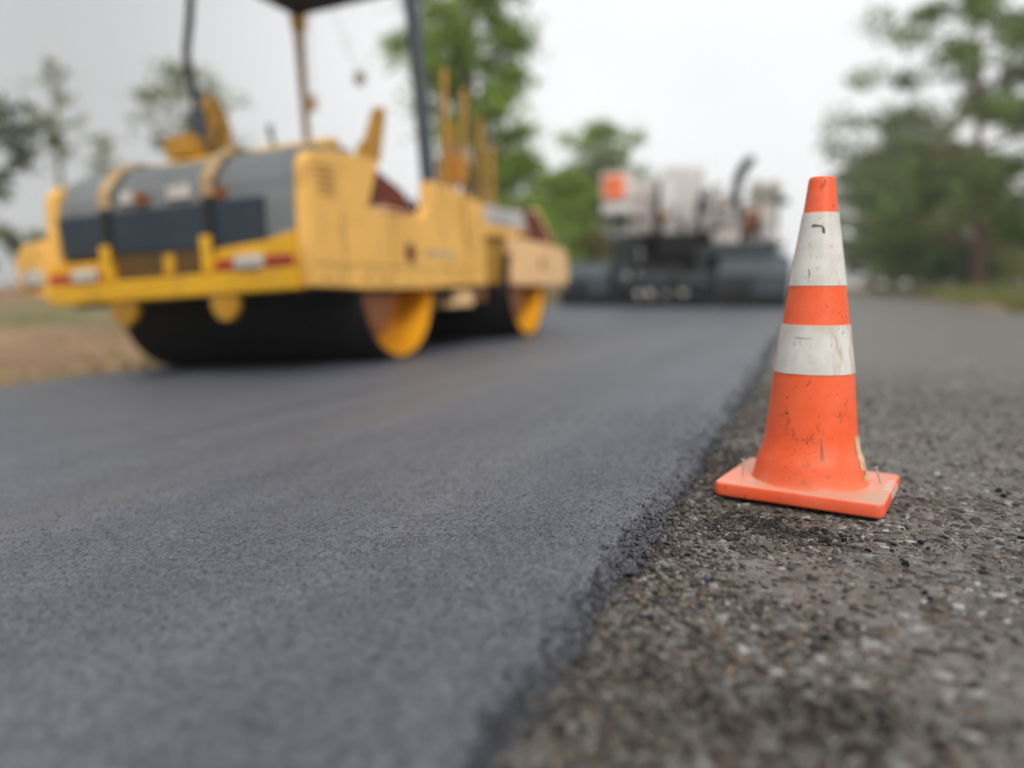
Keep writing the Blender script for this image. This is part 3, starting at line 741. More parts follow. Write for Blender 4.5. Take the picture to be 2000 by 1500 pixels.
for o in [q for q in cone.children if q.name.endswith('_marking')]:
    bm = bmesh.new(); bm.from_mesh(cone_skin.data); k0 = len(bm.faces); bm.from_mesh(o.data); bm.faces.ensure_lookup_table()
    for f in bm.faces[k0:]: f.material_index = len(cone_skin.data.materials)
    bm.to_mesh(cone_skin.data); bm.free(); cone_skin.data.materials.append(o.data.materials[0]); bpy.data.objects.remove(o)
# torn sticker on the flank
stm = paint('sticker_paper', (.62,.45,.27), dirt=(.26,.15,.08), amt=.6, rough=.8, scale=30.)
mb = MB(); nz_, na_ = 16, 10; g = {}
for i in range(nz_+1):
    z = .053 + (.150-.053)*i/nz_
    a0 = 1.13 + .012*math.sin(i*1.9) - .012*i/16 + (.05 if i < 4 else 0); a1 = 1.62
    for j in range(na_+1):
        th = -PI/2 + a0 + (a1-a0)*j/na_ + math.radians(11); R = cr(z) + .0013
        g[i, j] = mb.bm.verts.new((R*math.cos(th), R*math.sin(th), z))
for i in range(nz_):
    for j in range(na_):
        if (i in (2, 3) and j < 3): continue
        mb.bm.faces.new((g[i, j], g[i, j+1], g[i+1, j+1], g[i+1, j]))
mb.build('sticker', stm, cone)
steel = paint('nail_steel', (.50,.46,.42), dirt=(.30,.2,.14), amt=.4, rough=.4, metal=.3)
for (x, y, lx, ly, hgt) in ((-.128, -.075, -.001, .0, .040), (.149, .030, -.014, .0, .034)):
    nb_ = MB().tube([(x, y, BZ1-.012), (x+lx, y+ly, BZ1+hgt)], .0021, 10)
    nb_.tube([(x+lx, y+ly, BZ1+hgt), (x+lx*1.05, y+ly, BZ1+hgt+.0018)], .0048, 12)
    nb_.build('nail', steel, cone)
chalk = paint('white_paint_tick', (.68,.66,.62), amt=.3, rough=.7)
mb = MB()
for i in range(5):
    y = -.02 + i*.021
    mb.tube([(HX-.018, y-.004, BZ1-.0002), (HX-.006, y, BZ1-.0006), (HX+.0004, y+.004, BZ1-.007), (HX+.0006, y+.004, BZ1-.020)], .0016, 6)
mb.build('paint_tick', chalk, cone)

# ------------------------------------------------------------------ road roller
TH = math.atan(.06)
R0 = (-4.16, 7.03, .045 - .06*(4.16-.32) - .011)
rol = empty('road_roller', R0, (0, -TH, 0))
tag(rol, 'big yellow tandem road roller with dark canopy on the fresh asphalt', 'road roller')
XL, XR = -1.38, 1.08
def drum(yc):
    R = .6; a, b = -1.36, 1.05
    d = MB().lathe([(R-.035,b-.42),(R-.035,b-.004),(R-.03,b),(R-.006,b),(R,b-.006),(R,a+.006),(R-.006,a),(R-.03,a),(R-.035,a+.004),(R-.035,a+.42)], 'X', (0,yc,R), 96).build('drum', M['bitumen'], rol, 30)
    MB().lathe([(R-.0365,b-.006),(R-.0375,b-.30),(R-.08,b-.36),(.24,b-.40),(.22,b-.33),(.13,b-.32),(.12,b-.26),(0.001,b-.26)], 'X', (0,yc,R), 64).build('drum_disc', M['drum_yellow'], d, 30)
    MB().lathe([(R-.0365,a+.006),(R-.0375,a+.30),(R-.08,a+.36),(.24,a+.40),(.001,a+.40)], 'X', (0,yc,R), 48).build('drum_disc', M['drum_yellow'], d, 30)
    hb = MB().lathe([(.001,b-.2),(.10,b-.2),(.11,b-.21),(.11,b-.30)], 'X', (0,yc,R), 32)
    for k in range(8):
        q = k*PI/4; hb.tube([(b-.33, yc+.175*math.cos(q), R+.175*math.sin(q)), (b-.30, yc+.175*math.cos(q), R+.175*math.sin(q))], .018, 6)
    hb.build('hub', M['rust_brown'], d, 30)
    # brown bearing arm, shaped to cover the shaded part of the drum end
    MB().prism([(yc-.53,.62),(yc+.03,.62),(yc-.03,.52),(yc-.14,.36),(yc-.26,.22),(yc-.40,.26),(yc-.49,.44)], 'X', .97, 1.02, .01).build('arm_and_shade', M['rust_brown'], rol)
    return d
drum(-1.5); drum(1.5)
# rear module
side = [(-2.67,.60),(-2.70,.86),(-2.66,1.42),(-2.60,1.50),(-2.38,1.54),(-1.74,1.56),(-1.90,1.25),(-1.93,1.19),(-1.86,1.165),(-1.10,1.17),(-.93,1.28),(-.89,1.50),(-.84,1.515),(-.24,1.47),(-.22,.62),(-.26,.60),(-1.05,.575),(-1.95,.575)]
MB().prism(side, 'X', .97, XR, .012).build('side_panel', M['yellow_fade'], rol)
MB().prism(side, 'X', XL, XL+.11, .012).build('side_panel', M['yellow_fade'], rol)
MB().prism([(-1.96,1.14),(-1.72,1.60),(-1.10,1.42),(-.92,1.28),(-.92,1.12)], 'X', .86, .92, .01).build('inner_panel', M['rust'], rol)
MB().prism([(-1.93,1.19),(-1.10,1.17),(-1.02,1.215),(-1.5,1.25)], 'X', .925, .962, .004).build('inner_ledge', M['peach'], rol)
MB().box(-1.30,.90,-2.58,2.6,.56,.80,.02).build('chassis', M['black'], rol)  # black box added between the drums to block light under the machine
MB().box(-1.2,.85,-2.2,-.95,.80,1.15,.02).build('engine_block', M['black'], rol)
hood = [(-2.66,.92),(-2.665,1.20),(-2.64,1.36),(-2.55,1.52),(-2.40,1.60),(-1.92,1.64),(-1.92,.92)]
MB().prism(hood, 'X', -1.26, .962, .035).build('hood', M['grey_hood'], rol)
MB().prism([(-1.20,.96),(.70,.90),(.72,1.23),(-1.22,1.25)], 'Y', -2.70, -2.66, .01).build('radiator_panel', M['navy'], rol)
for xx in (-.71, .26):
    s = MB().box(xx-.05, xx+.05, -2.715, -2.69, 1.27, 1.40, .004); s.prism([(-2.715,1.38),(-2.695,1.42),(-2.58,1.56),(-2.42,1.645),(-1.95,1.665),(-1.95,1.645),(-2.42,1.62),(-2.56,1.54),(-2.67,1.40),(-2.69,1.38)], 'X', xx-.055, xx+.055, .003)
    s.build('hood_strap', M['tan'], rol)
    MB().box(xx-.04, xx+.04, -2.722, -2.70, .86, 1.27, .004).build('hood_rib', M['black'], rol)
for xx, zz, wd, mm, nm in ((-.38,1.32,.12,'rust_brown','warning_plate'),(.30,1.29,.18,'rust_brown','warning_plate'),(-.02,1.33,.20,'cream','data_plate'),(-.52,1.34,.12,'cream','data_plate')):
    MB().box(xx-wd/2, xx+wd/2, -2.682, -2.655, zz-.045, zz+.045, .003).build(nm, M[mm], rol)
# bumper beam, grille, reflectors
MB().box(-1.36,.965,-2.74,-2.56,.585,.74,.02).build('bumper', M['yellow'], rol)
MB().prism([(.24,.745),(.962,.745),(.962,.98),(.72,.93),(.24,.90)], 'Y', -2.715, -2.60, .012).build('rear_plate', M['yellow'], rol)
MB().box(-1.36,-.72,-2.705,-2.60,.745,.90,.012).build('rear_plate', M['yellow'], rol)
gr = MB().box(-.70,.16,-2.66,-2.62,.745,.93,.004)
for i in range(15): gr.box(-.69+i*.059, -.672+i*.059, -2.69, -2.665, .75, .925)
for i in range(4): gr.box(-.70, .16, -2.684, -2.668, .775+i*.042, .785+i*.042)
gr.build('grille', M['brown_mesh'], rol)
MB().box(-.20,-.10,-2.705,-2.694,.76,.90,.004).build('grille_badge', M['yellow'], rol)
for xx in (-.72, .235): MB().box(xx-.045, xx+.045, -2.75, -2.60, .742, 1.0, .01).build('grille_post', M['yellow'], rol)
MB().box(.30,.955,-2.735,-2.716,.755,.825,.004).build('reflector_strip', M['red'], rol)
MB().box(-1.34,-.80,-2.735,-2.706,.745,.82,.004).build('reflector_strip', M['red'], rol)
for xx in (.60, -.95):
    MB().box(xx-.125, xx+.125, -2.765, -2.70, .742, .845, .03).build('tail_lamp', M['lens'], rol)
for xx in (-.62, .33):
    MB().prism([(xx-.13,.60),(xx+.13,.60),(xx+.11,.47),(xx+.05,.40),(xx-.05,.40),(xx-.11,.47)], 'Y', -2.72, -2.66, .012).build('tow_lug', M['ochre'], rol)
# bracket sticking out on the far side
br = MB().prism([(-1.72,.72),(-1.36,.62),(-1.36,1.06),(-1.45,1.10),(-1.62,1.08),(-1.72,.98)], 'Y', -2.72, -2.45, .03).build('lamp_bracket', M['yellow_fade'], rol)
MB().box(-1.62,-1.40,-2.765,-2.71,.74,.88,.04).build('lamp', M['lens'], br)
# panel gaps, bolts, hoses and drum scrapers
for yy in (-2.30, -1.62, -.70): MB().box(XR-.01, XR+.002, yy-.004, yy+.004, .60, 1.14).build('panel_gap', M['black'], rol)
MB().box(XR-.01, XR+.002, -2.64, -.26, .745, .752).build('panel_gap', M['black'], rol)
for yy in (-2.55, -2.05, -1.75, -.98, -.45):
    for zz in (.66,): MB().lathe([(.001,XR+.012),(.016,XR+.012),(.018,XR+.002),(.018,XR-.01)], 'X', (0,yy,zz), 6).build('bolt', M['rust_brown'], rol)
for k in range(5): MB().box(XR-.01, XR+.003, -2.56, -2.36, 1.22+k*.045, 1.235+k*.045).build('vent_slot', M['rust_brown'], rol)
for yc in (-1.5, 1.5):
    for sg in (-1, 1): MB().box(-1.3,1.0,yc+sg*.60-.012,yc+sg*.60+.012,.50,.66,.004).build('drum_scraper', M['rubber'], rol)
for xx in (.98, 1.02): MB().tube([(xx,-.62,.62),(xx,-.5,.50),(xx-.03,-.15,.47),(xx-.06,.2,.52),(xx-.06,.5,.66)], .018, 8).build('hydraulic_hose', M['rubber'], rol)
MB().tube([(.96,-1.2,1.17),(.99,-1.1,1.34),(.98,-.98,1.30)], .016, 8).build('grab_handle', M['black'], rol)
# mid joint and cover plates
MB().prism([(-.14,.60),(-.14,1.42),(-.10,1.45),(.24,1.42),(.27,1.36),(.22,.60)], 'X', .97, XR, .012).build('side_panel', M['yellow_fade'], rol)
MB().prism([(-.14,.60),(-.14,1.42),(-.10,1.45),(.24,1.42),(.27,1.36),(.22,.60)], 'X', XL, XL+.11, .012).build('side_panel', M['yellow_fade'], rol)
MB().box(-1.2,.955,-.26,-.08,.50,1.40,.01).build('joint_column', M['rust'], rol)
MB().box(.962,1.075,-.215,-.15,1.05,1.43,.004).build('joint_cover', M['ochre'], rol)
for (yc, zc, rr) in ((-1.33,.865,.085),(1.98,.86,.075)):
    MB().lathe([(.001,XR+.003),(rr*.8,XR+.003),(rr,XR+.0015),(rr,XR-.02)], 'X', (0,yc,zc), 24).build('access_hole', M['rust'], rol)
MB().box(XR-.004, XR+.003, -1.08, -.48, .850, .905).build('faded_mark', paint('faded_mark', (.50,.38,.24), dirt=(.30,.24,.17), amt=.9, scale=14.), rol)
MB().box(.80,1.02,-.46,.02,.40,.565,.02).build('step', M['peach'], rol)
MB().box(.74,.95,.10,.52,.44,.60,.02).build('step', M['rust_brown'], rol)
# front module
MB().box(.80,.965,.27,1.04,.62,1.12,.02).build('front_web', M['ochre'], rol)
MB().prism([(1.02,.62),(1.02,1.10),(1.08,1.13),(1.72,1.12),(2.66,1.10),(2.98,1.06),(3.06,.95),(3.06,.70),(2.96,.60),(1.06,.60)], 'X', .97, XR, .02).build('side_panel', M['peach'], rol)
MB().prism([(1.02,.62),(1.02,1.10),(1.08,1.13),(1.72,1.12),(2.66,1.10),(2.98,1.06),(3.06,.95),(3.06,.70),(2.96,.60),(1.06,.60)], 'X', XL, XL+.11, .02).build('side_panel', M['peach'], rol)
MB().prism([(.28,1.12),(.28,1.24),(1.70,1.24),(1.72,1.13)], 'X', -1.2, 1.02, .02).build('tank_skirt', M['yellow_fade'], rol)
MB().prism([(.30,1.245),(.34,1.40),(.42,1.44),(1.62,1.46),(1.70,1.40),(1.72,1.245)], 'X', -1.2, 1.0, .03).build('water_tank', M['silver'], rol)
MB().prism([(1.76,1.12),(1.74,1.46),(1.86,1.52),(2.08,1.50),(2.62,1.16),(2.62,1.11)], 'X', -1.2, .99, .015).build('front_cowl', M['rust'], rol)
MB().prism([(2.10,1.50),(2.64,1.16),(2.68,1.19),(2.14,1.54)], 'X', .86, 1.01, .008).build('cowl_edge', M['peach'], rol)
MB().box(-1.34,.965,2.94,3.08,.62,1.0,.02).build('front_beam', M['yellow'], rol)
# operator platform
MB().box(-1.15,.84,-1.86,-.30,1.16,1.22,.01).build('platform_floor', M['black'], rol)
MB().prism([(-1.88,1.22),(-1.88,1.66),(-1.78,1.78),(-1.60,1.80),(-1.52,1.22)], 'X', -1.02, .66, .03).build('console', M['yellow'], rol)
MB().box(-.98,-.70,-1.80,-1.62,1.80,1.98,.02).build('console_box', M['ochre'], rol)
for xx in (.94, -.96):
    MB().prism([(-1.80,1.58),(-1.78,1.68),(-1.66,1.76),(-1.50,2.02),(-1.40,2.05),(-1.38,1.98),(-1.52,1.58)] if xx > 0 else [(-1.62,1.58),(-1.55,2.0),(-1.36,2.30),(-1.22,2.46),(-1.10,2.44),(-.98,2.2),(-.98,1.58)], 'X', xx-.03, xx+.03, .012).build('seat_guard', M['ochre'], rol)
st = MB().box(-.55,-.05,-1.35,-.95,1.38,1.50,.04).build('seat', M['rubber'], rol)
MB().box(-.50,-.10,-1.40,-1.32,1.50,1.78,.03).build('backrest', M['rubber'], rol)
MB().box(-.42,-.18,-1.25,-1.02,1.22,1.38,.01).build('seat_base', M['black'], rol)
sw = MB().lathe([(.17,-.012),(.182,0),(.17,.012),(.158,0)], 'Z', (-.3,-.62,1.80), 28, closed=True); sw.tube([(-.3,-.45,1.22),(-.3,-.62,1.80)], .022); sw.tube([(-.47,-.62,1.80),(-.13,-.62,1.80)], .01)
sw.build('steering_wheel', M['black'], rol)
MB().tube([(-.6,-1.6,1.78),(-.58,-1.58,1.98),(-.55,-1.6,2.06)], .018).build('control_lever', M['black'], rol)
MB().tube([(.02,-1.6,1.78),(.0,-1.62,1.93),(.0,-1.62,1.98)], [.02,.02,.03]).build('control_lever', M['black'], rol)
# canopy and posts
cn = MB().prism([(-.70,-2.15),(.98,-2.15),(.98,-.16),(-.70,-.16)], 'Z', 3.44, 3.54, .03)
cn.prism([(-.66,-2.11),(.94,-2.11),(.94,-.20),(-.66,-.20)], 'Z', 3.40, 3.435)
cn.build('canopy', M['canvas'], rol)
MB().box(-.74,-.60,-.20,-.10,3.30,3.56,.01).build('canopy_bracket', M['yellow'], rol)
MB().tube([(-.70,-.12,1.22),(-.70,-.13,2.2),(-.68,-.15,3.0),(-.67,-.155,3.40)], [.036,.036,.046,.058], 12).build('canopy_post', M['ochre'], rol)
MB().tube([(.80,-.36,1.22),(.80,-.38,1.66),(.80,-.42,2.4),(.80,-.50,3.40)], .072, 12).build('canopy_post', M['post_blue'], rol)
lp = MB().tube([(-.80,-1.56,1.22),(-.80,-1.55,2.1),(-.80,-1.58,2.45),(-.82,-1.60,2.7),(-.80,-1.54,3.0),(-.78,-1.48,3.41)], .036, 12).build('canopy_post', M['black'], rol)
MB().tube([(-.80,-1.56,1.9),(-.80,-1.555,2.14),(-.80,-1.56,2.24)], [.075,.075,.06], 12).build('post_sleeve', M['navy'], lp)
# yellow hand rails by the joint
for (yb, zb, yt, zt_, x0) in ((-.29,1.45,-.14,2.66,.92),(-.02,1.44,.0,2.2,.90),(.20,1.44,.34,2.58,.90),(.62,1.44,.70,2.36,.90),(.90,1.44,.98,2.14,.90)):
    MB().tube([(x0,yb,zb),(x0,(yb+yt)/2,(zb+zt_)/2),(x0,yt,zt_)], .034, 10).build('handrail_post', M['ochre'], rol)
MB().tube([(.90,-.2,1.95),(.90,.24,1.86),(.90,.66,1.80),(.90,.95,1.76)], .026, 10).build('handrail_bar', M['ochre'], rol)
MB().box(.72,.96,-.05,.22,1.62,1.86,.02).build('valve_box', paint('orange_box', (.55,.22,.015)), rol)
MB().box(.66,.86,.35,.56,1.84,2.05,.02).build('gauge_box', M['silver'], rol)
mi = MB().tube([(.0,-.9,3.40),(.06,-1.067,2.34)], .003, 6).tube([(.0,-.6,3.40),(.18,-.62,2.8),(.29,-.64,2.62)], .003, 8).build('mirror_arm', M['black'], rol)
MB().box(.02,.10,-1.075,-1.06,2.20,2.34,.005).build('hanging_tag', M['tan'], mi)
MB().lathe([(.001,-.655),(.07,-.65),(.075,-.64),(.06,-.62),(.001,-.61)], 'Y', (.30,0,2.55), 24).build('mirror', M['silver'], mi)

# ------------------------------------------------------------------ paver
P0 = (-2.6, 15.3, .034)
pav = empty('asphalt_paver', P0)
tag(pav, 'cream and dark grey asphalt paver with bent exhaust laying the mat ahead', 'asphalt paver')
MB().box(-2.2,2.1,.05,.95,.03,.42,.02).build('screed', M['dark_slate'], pav)
wk = MB().box(-1.26,.82,-.32,.06,.30,.36,.01)
for i in range(9): wk.box(-1.22+i*.23, -1.16+i*.23, -.34, -.325, .12, .31)
wk.box(-1.26,.82,-.32,-.28,.10,.16)
wk.build('walkway', M['dark_slate'], pav)
MB().box(-2.3,2.14,-.16,-.125,.03,.27,.006).build('screed_plate', M['bitumen'], pav)
MB().box(-1.2,.8,.0,.6,.42,.64,.02).build('screed_frame', M['slate'], pav)
MB().prism([(-.10,.22),(-.10,.60),(.10,.82),(.15,.88),(.95,.86),(1.1,.5),(1.1,.22)], 'X', -2.28, -1.30, .03).build('end_plate', M['slate'], pav)
MB().box(-2.26,-1.30,-.12,.9,.02,.21,.01).build('skid', M['bitumen'], pav)
MB().box(.86,2.12,-.12,.9,.02,.21,.01).build('skid', M['bitumen'], pav)
MB().box(1.0,1.5,-.16,-.11,.34,.62,.01).build('hatch', M['dark_slate'], pav)
MB().box(-2.1,-1.7,-.16,-.11,.30,.52,.01).build('hatch', M['dark_slate'], pav)
MB().prism([(-.10,.22),(-.10,.62),(.12,.90),(.18,.98),(.95,.95),(1.1,.5),(1.1,.22)], 'X', .84, 2.14, .03).build('end_plate', M['slate'], pav)
for xx, zz, r in ((-.62,.22,.055),(-.38,.23,.06),(-.08,.24,.04),(.22,.28,.05),(-.85,.62,.05)):  # pale discs added as bright glints low on the screed
    MB().lathe([(.001,-.385),(r*.8,-.38),(r,-.36),(r,-.32)], 'Y', (xx,0,zz), 20).build('glint_disc', M['lens'], pav)
for xx in (-1.05, .95):
    tk = MB(); n = 26; L_ = 3.0
    pts = [(1.5-.0+.42*math.cos(a), .48+.42*math.sin(a)) for a in np.linspace(PI/2, 1.5*PI, 12)] + [(1.5+L_+.42*math.cos(a), .48+.42*math.sin(a)) for a in np.linspace(-PI/2, PI/2, 12)]
    tk.prism(pts, 'X', xx-.17, xx+.17, .01); tk.build('crawler_track', M['rubber'], pav)
MB().box(-.85,.75,.9,4.6,.42,1.42,.03).build('chassis', M['black'], pav)
MB().box(-.42,.32,.55,.92,.96,1.44,.02).build('conveyor_mouth', M['bitumen'], pav)
MB().lathe([(.16,-1.6),(.16,1.6)], 'X', (0,.78,.62), 20).build('auger', M['black'], pav)
for xx in (-1.15, 1.0): MB().prism([(.2,.5),(.2,.72),(3.4,1.05),(3.4,.85)], 'X', xx-.07, xx+.07, .01).build('tow_arm', M['slate'], pav)
MB().box(-1.35,1.3,.65,2.6,1.40,1.47,.01).build('platform', M['black'], pav)
MB().box(-1.1,-.52,.9,2.2,1.475,2.62,.04).build('body_panel', M['cream'], pav)
MB().box(-1.68,-1.02,.70,.80,1.90,2.74,.03).build('console', M['white_panel'], pav)
MB().box(-1.40,-1.30,.72,.8,1.40,1.90,.01).build('console_leg', M['dark_slate'], pav)
MB().box(-1.62,-1.17,.685,.697,2.22,2.68,.004).build('warning_square', M['orange_sign'], pav)
MB().box(-.42,.32,.66,1.6,1.475,2.80,.04).build('engine_cover', M['white_panel'], pav)
MB().box(-.35,.25,.645,.657,1.56,2.10,.004).build('cover_door', M['silver'], pav)
MB().box(.42,1.16,.70,1.3,1.475,1.84,.03).build('seat_box', M['cream'], pav)
MB().box(.46,1.02,1.35,2.2,1.475,2.24,.03).build('body_panel', M['cream'], pav)
MB().box(.62,1.16,.9,1.02,1.90,1.98,.01).build('seat', M['dark_slate'], pav)
MB().box(1.18,1.82,.8,2.0,1.20,2.06,.04).build('body_panel', M['cream'], pav)
MB().box(1.26,1.50,.74,.79,1.46,1.88,.02).build('tool_box', M['rust_brown'], pav)
MB().tube([(1.22,.76,1.2),(1.2,.70,1.6),(1.1,.68,1.9),(1.12,.7,2.1)],.03,8).build('hose', M['rubber'], pav)
MB().tube([(-.48,.72,1.0),(-.47,.62,1.5),(-.48,.7,2.4)],.03,8).build('hose', M['rubber'], pav)
MB().box(.34,.40,.75,1.2,1.48,2.3,.01).build('support', M['dark_slate'], pav)
MB().box(-1.30,-.86,.2,.9,.66,1.38,.03).build('side_tank', M['dark_slate'], pav)
MB().box(.62,1.9,.15,.85,.98,1.24,.03).build('side_tank', M['slate'], pav)
MB().box(.66,1.16,.40,.70,1.25,1.46,.03).build('step_box', M['cream'], pav)
MB().box(.40,.62,.10,.5,.62,1.2,.02).build('hydraulic_block', M['dark_slate'], pav)
MB().box(1.25,1.86,1.2,1.9,2.12,2.46,.03).build('folded_hood', paint('pale_olive', (.42,.42,.34)), pav)
MB().box(1.60,2.02,1.0,1.8,2.06,2.14,.02).build('side_shelf', M['slate'], pav)
MB().tube([(1.0,1.3,1.5),(1.0,1.3,2.35),(1.02,1.28,2.52),(1.10,1.25,2.70),(1.20,1.22,2.86),(1.33,1.2,2.94)], [.085,.09,.10,.11,.105,.085], 14).build('exhaust_pipe', M['bitumen'], pav)
for xx, zz in ((.70,2.36),(1.50,2.30),(1.78,2.36),(1.96,1.26)):  # glossy pale discs added on stalks to stand for glints
    MB().lathe([(.001,.55),(.06,.545),(.085,.53),(.09,.50),(.001,.48)], 'Y', (xx,.2,zz), 20).build('glint_spot', M['lens'], pav)
    MB().tube([(xx,.74,zz-.35),(xx,.74,zz)], .018, 8).build('glint_stalk', M['dark_slate'], pav)
for xx in (-1.66, -.5, .4, 1.84): MB().tube([(xx,.66,1.44),(xx,.66,2.2)], .018, 8).build('rail_post', M['dark_slate'], pav)
MB().box(-1.5,1.4,4.4,6.2,.55,1.5,.05).build('hopper', M['slate'], pav)
MB().box(-.52,1.78,1.62,2.6,1.475,2.12,.05).build('rear_cowl', M['cream'], pav)
MB().box(.33,.52,1.0,1.6,2.0,2.42,.03).build('air_filter', M['silver'], pav)
MB().box(1.56,1.80,.70,.79,1.30,1.80,.02).build('control_box', M['white_panel'], pav)
MB().box(.66,.90,.62,.69,1.50,1.78,.02).build('control_box', M['silver'], pav)
r = np.random.default_rng(5)
for k in range(9):
    x = -1.0 + k*.32 + r.uniform(-.05,.05); z = 1.475 + r.uniform(0,.25); wd = r.uniform(.06,.13)
    MB().box(x, x+wd*1.6, .60-.02*k % .07, .655, z, z+r.uniform(.10,.32), .012).build('valve_block', M[['dark_slate','silver','rust_brown','cream','slate'][k % 5]], pav)
for k in range(8):
    x = -1.1 + k*.36
    MB().tube([(x,.64,.95),(x+r.uniform(-.1,.1),.50,1.2),(x+r.uniform(-.1,.1),.58,1.5),(x+r.uniform(-.1,.1),.63,1.5+r.uniform(.1,.6))], .024, 8).build('hose', M['rubber'], pav)
for k in range(6):
    x = -1.15 + k*.36
    MB().box(x, x+.2, -.05+.01*(k % 3), .02, .45, .45+r.uniform(.1,.35), .02).build('hydraulic_block', M[['slate','dark_slate'][k % 2]], pav)
chrome = paint('chrome', (.85,.85,.85), amt=.05, rough=.06, metal=1.0)
for xx, zz, r in ((-.62,.27,.05),(-.40,.27,.055),(-.05,.26,.03),(.30,.27,.035),(-.80,.66,.04),(.55,2.32,.05),(1.45,2.44,.06),(1.66,2.36,.05),(1.92,1.28,.07),(1.75,1.36,.05),(1.02,1.58,.05),(-1.0,1.6,.04)):  # mirror domes added to catch the white sky as glints
    MB().lathe([(.001,-r)]+[(r*math.sin(a), -r*math.cos(a)) for a in np.linspace(.2, PI/2, 6)]+[(r,.02)], 'Y', (xx,(-.36 if zz < .5 else .60),zz), 16).build('glint_dome', chrome, pav)
    MB().tube([(xx,(-.36 if zz < .5 else .60),zz),(xx,(-.30 if zz < .5 else .9),zz)], r*.5, 8).build('glint_stem', M['dark_slate'], pav)
for zz in (1.75, 2.18): MB().tube([(-1.66,.66,zz),(-.5,.66,zz)], .015, 8).build('rail_bar', M['dark_slate'], pav)
MB().tube([(.4,.66,2.18),(1.84,.66,2.18)], .015, 8).build('rail_bar', M['dark_slate'], pav)
MB().prism([(-1.25,.66),(-1.1,.84),(1.2,.84),(1.35,.66)], 'Y', .62, .70, .02).build('auger_guard', M['dark_slate'], pav)

# ------------------------------------------------------------------ trees
M['bark'] = paint('bark', (.13,.10,.075), dirt=(.06,.05,.04), amt=.6, rough=.9, scale=3.)
M['bark_red'] = paint('reddish_bark', (.22,.13,.10), dirt=(.10,.07,.055), amt=.5, rough=.9, scale=3.)
def leaf_cloud(clumps, per, size, pal, seed, flat=.6, tight=False):
    r = np.random.default_rng(seed); c = np.array([q[:3] for q in clumps]); rad = np.array([q[3] for q in clumps])
    pal = np.array(pal)
    n = len(c)*per; ci = np.repeat(np.arange(len(c)), per)
    d = r.normal(size=(n, 3)); d /= np.linalg.norm(d, axis=1)[:, None]; d *= (r.random(n)**.5 if tight else np.minimum(1.5, np.abs(r.normal(0, .62, n))))[:, None]
    p = c[ci] + d*rad[ci][:, None]*np.array([1, 1, flat])
    a = r.normal(size=(n, 3)); a /= np.linalg.norm(a, axis=1)[:, None]
    b = np.cross(a, r.normal(size=(n, 3))); b /= np.linalg.norm(b, axis=1)[:, None]
    s = size*r.uniform(.6, 1.3, n)[:, None]
    V = np.stack([p - a*s, p + b*s*.45, p + a*s, p - b*s*.45], 1).reshape(-1, 3)
    cc = pal[r.integers(0, len(pal), len(c))][ci]*r.uniform(.75, 1.3, (n, 1))
    return V, np.repeat(cc, 4, 0)
def tree(name, label, base, limbs, clumps, per, size, pal, seed, trunk, bark='bark', flat=.6, group=None, cat='tree', layered=False):
    root = empty(name, base); tag(root, label, cat, group)
    V, cc = leaf_cloud(clumps, per, size, pal, seed, flat, layered)
    me = np_mesh('crown', V, np.arange(len(V)), np.arange(len(V)//4)*4, None, cc)
    link_mesh('crown', me, M['leaf'], root)
    mb = MB(); mb.tube(*trunk, 10)
    for pth, rr in limbs: mb.tube(pth, rr, 6)
    mb.build('trunk', M[bark], root)
    return root
GREEN = [(.22,.35,.045),(.30,.43,.075),(.17,.28,.04),(.36,.47,.10),(.25,.37,.055)]
DARK = [(.155,.23,.06),(.195,.275,.08),(.125,.185,.05),(.235,.315,.105),(.18,.235,.08)]
PALE = [(.24,.28,.16),(.29,.33,.18),(.20,.245,.14),(.33,.36,.21)]
LUSH = [(.12,.23,.025),(.16,.27,.035),(.09,.17,.02)]
def auto_tree(name, label, base, h, spread, seed, pal, per=120, size=.16, nl=14, crown0=.35, layered=False, bark='bark', lean=(0,0), clump=.8, flat=.6, group=None, narrow=1.0, cat='tree'):
    r = random.Random(seed)
    tr = [(0,0,-.3)]
    for i in range(1, 7):
        t = i/6; tr.append((lean[0]*t + r.uniform(-.1,.1)*h*.04, lean[1]*t + r.uniform(-.1,.1)*h*.04, h*.93*t))
    rad = [max(.03, h*.020*(1-.85*i/6)) for i in range(7)]
    limbs, cl = [], []
    for k in range(nl):
        t = crown0 + (1-crown0)*(k+.5)/nl; j = min(5, int(t*6)); f = t*6-j
        p0 = Vector(tr[j]).lerp(Vector(tr[min(6, j+1)]), f)
        a = k*2.4 + r.uniform(-.5,.5)
        prof = (math.sin(PI*min(1, max(0, (t-crown0)/(1-crown0)*.8+.2)))**.7)
        ln = spread*prof*r.uniform(.7,1.1)
        rise = r.uniform(-.02,.18) if layered else r.uniform(.15,.6)
        d = Vector((math.cos(a)*narrow, math.sin(a)*narrow, rise))
        p1 = p0 + d*ln*.55; p2 = p0 + d*ln + Vector((0,0,(-.05 if layered else .1)*ln))
        limbs.append(([p0, p1, p2], [rad[j]*.55, rad[j]*.35, .012]))
        m = 4 if layered else 3
        for q in range(m):
            f = .35 + .65*(q+.6)/m; pp = p0.lerp(p2, f)
            cl.append((pp.x + r.uniform(-.3,.3)*clump, pp.y + r.uniform(-.3,.3)*clump, pp.z + r.uniform(-.1,.35)*clump, clump*r.uniform(.55,1.1)))
    cl.append((tr[-1][0], tr[-1][1], tr[-1][2], clump*.8))
    return tree(name, label, base, limbs, cl, per, size, pal, seed, (tr, rad), bark, flat, group, cat, layered)
def gz(x, y): return float(z_ground(np.array(float(x)), np.array(float(y))))
def B(x, y): return (x, y, gz(x, y))
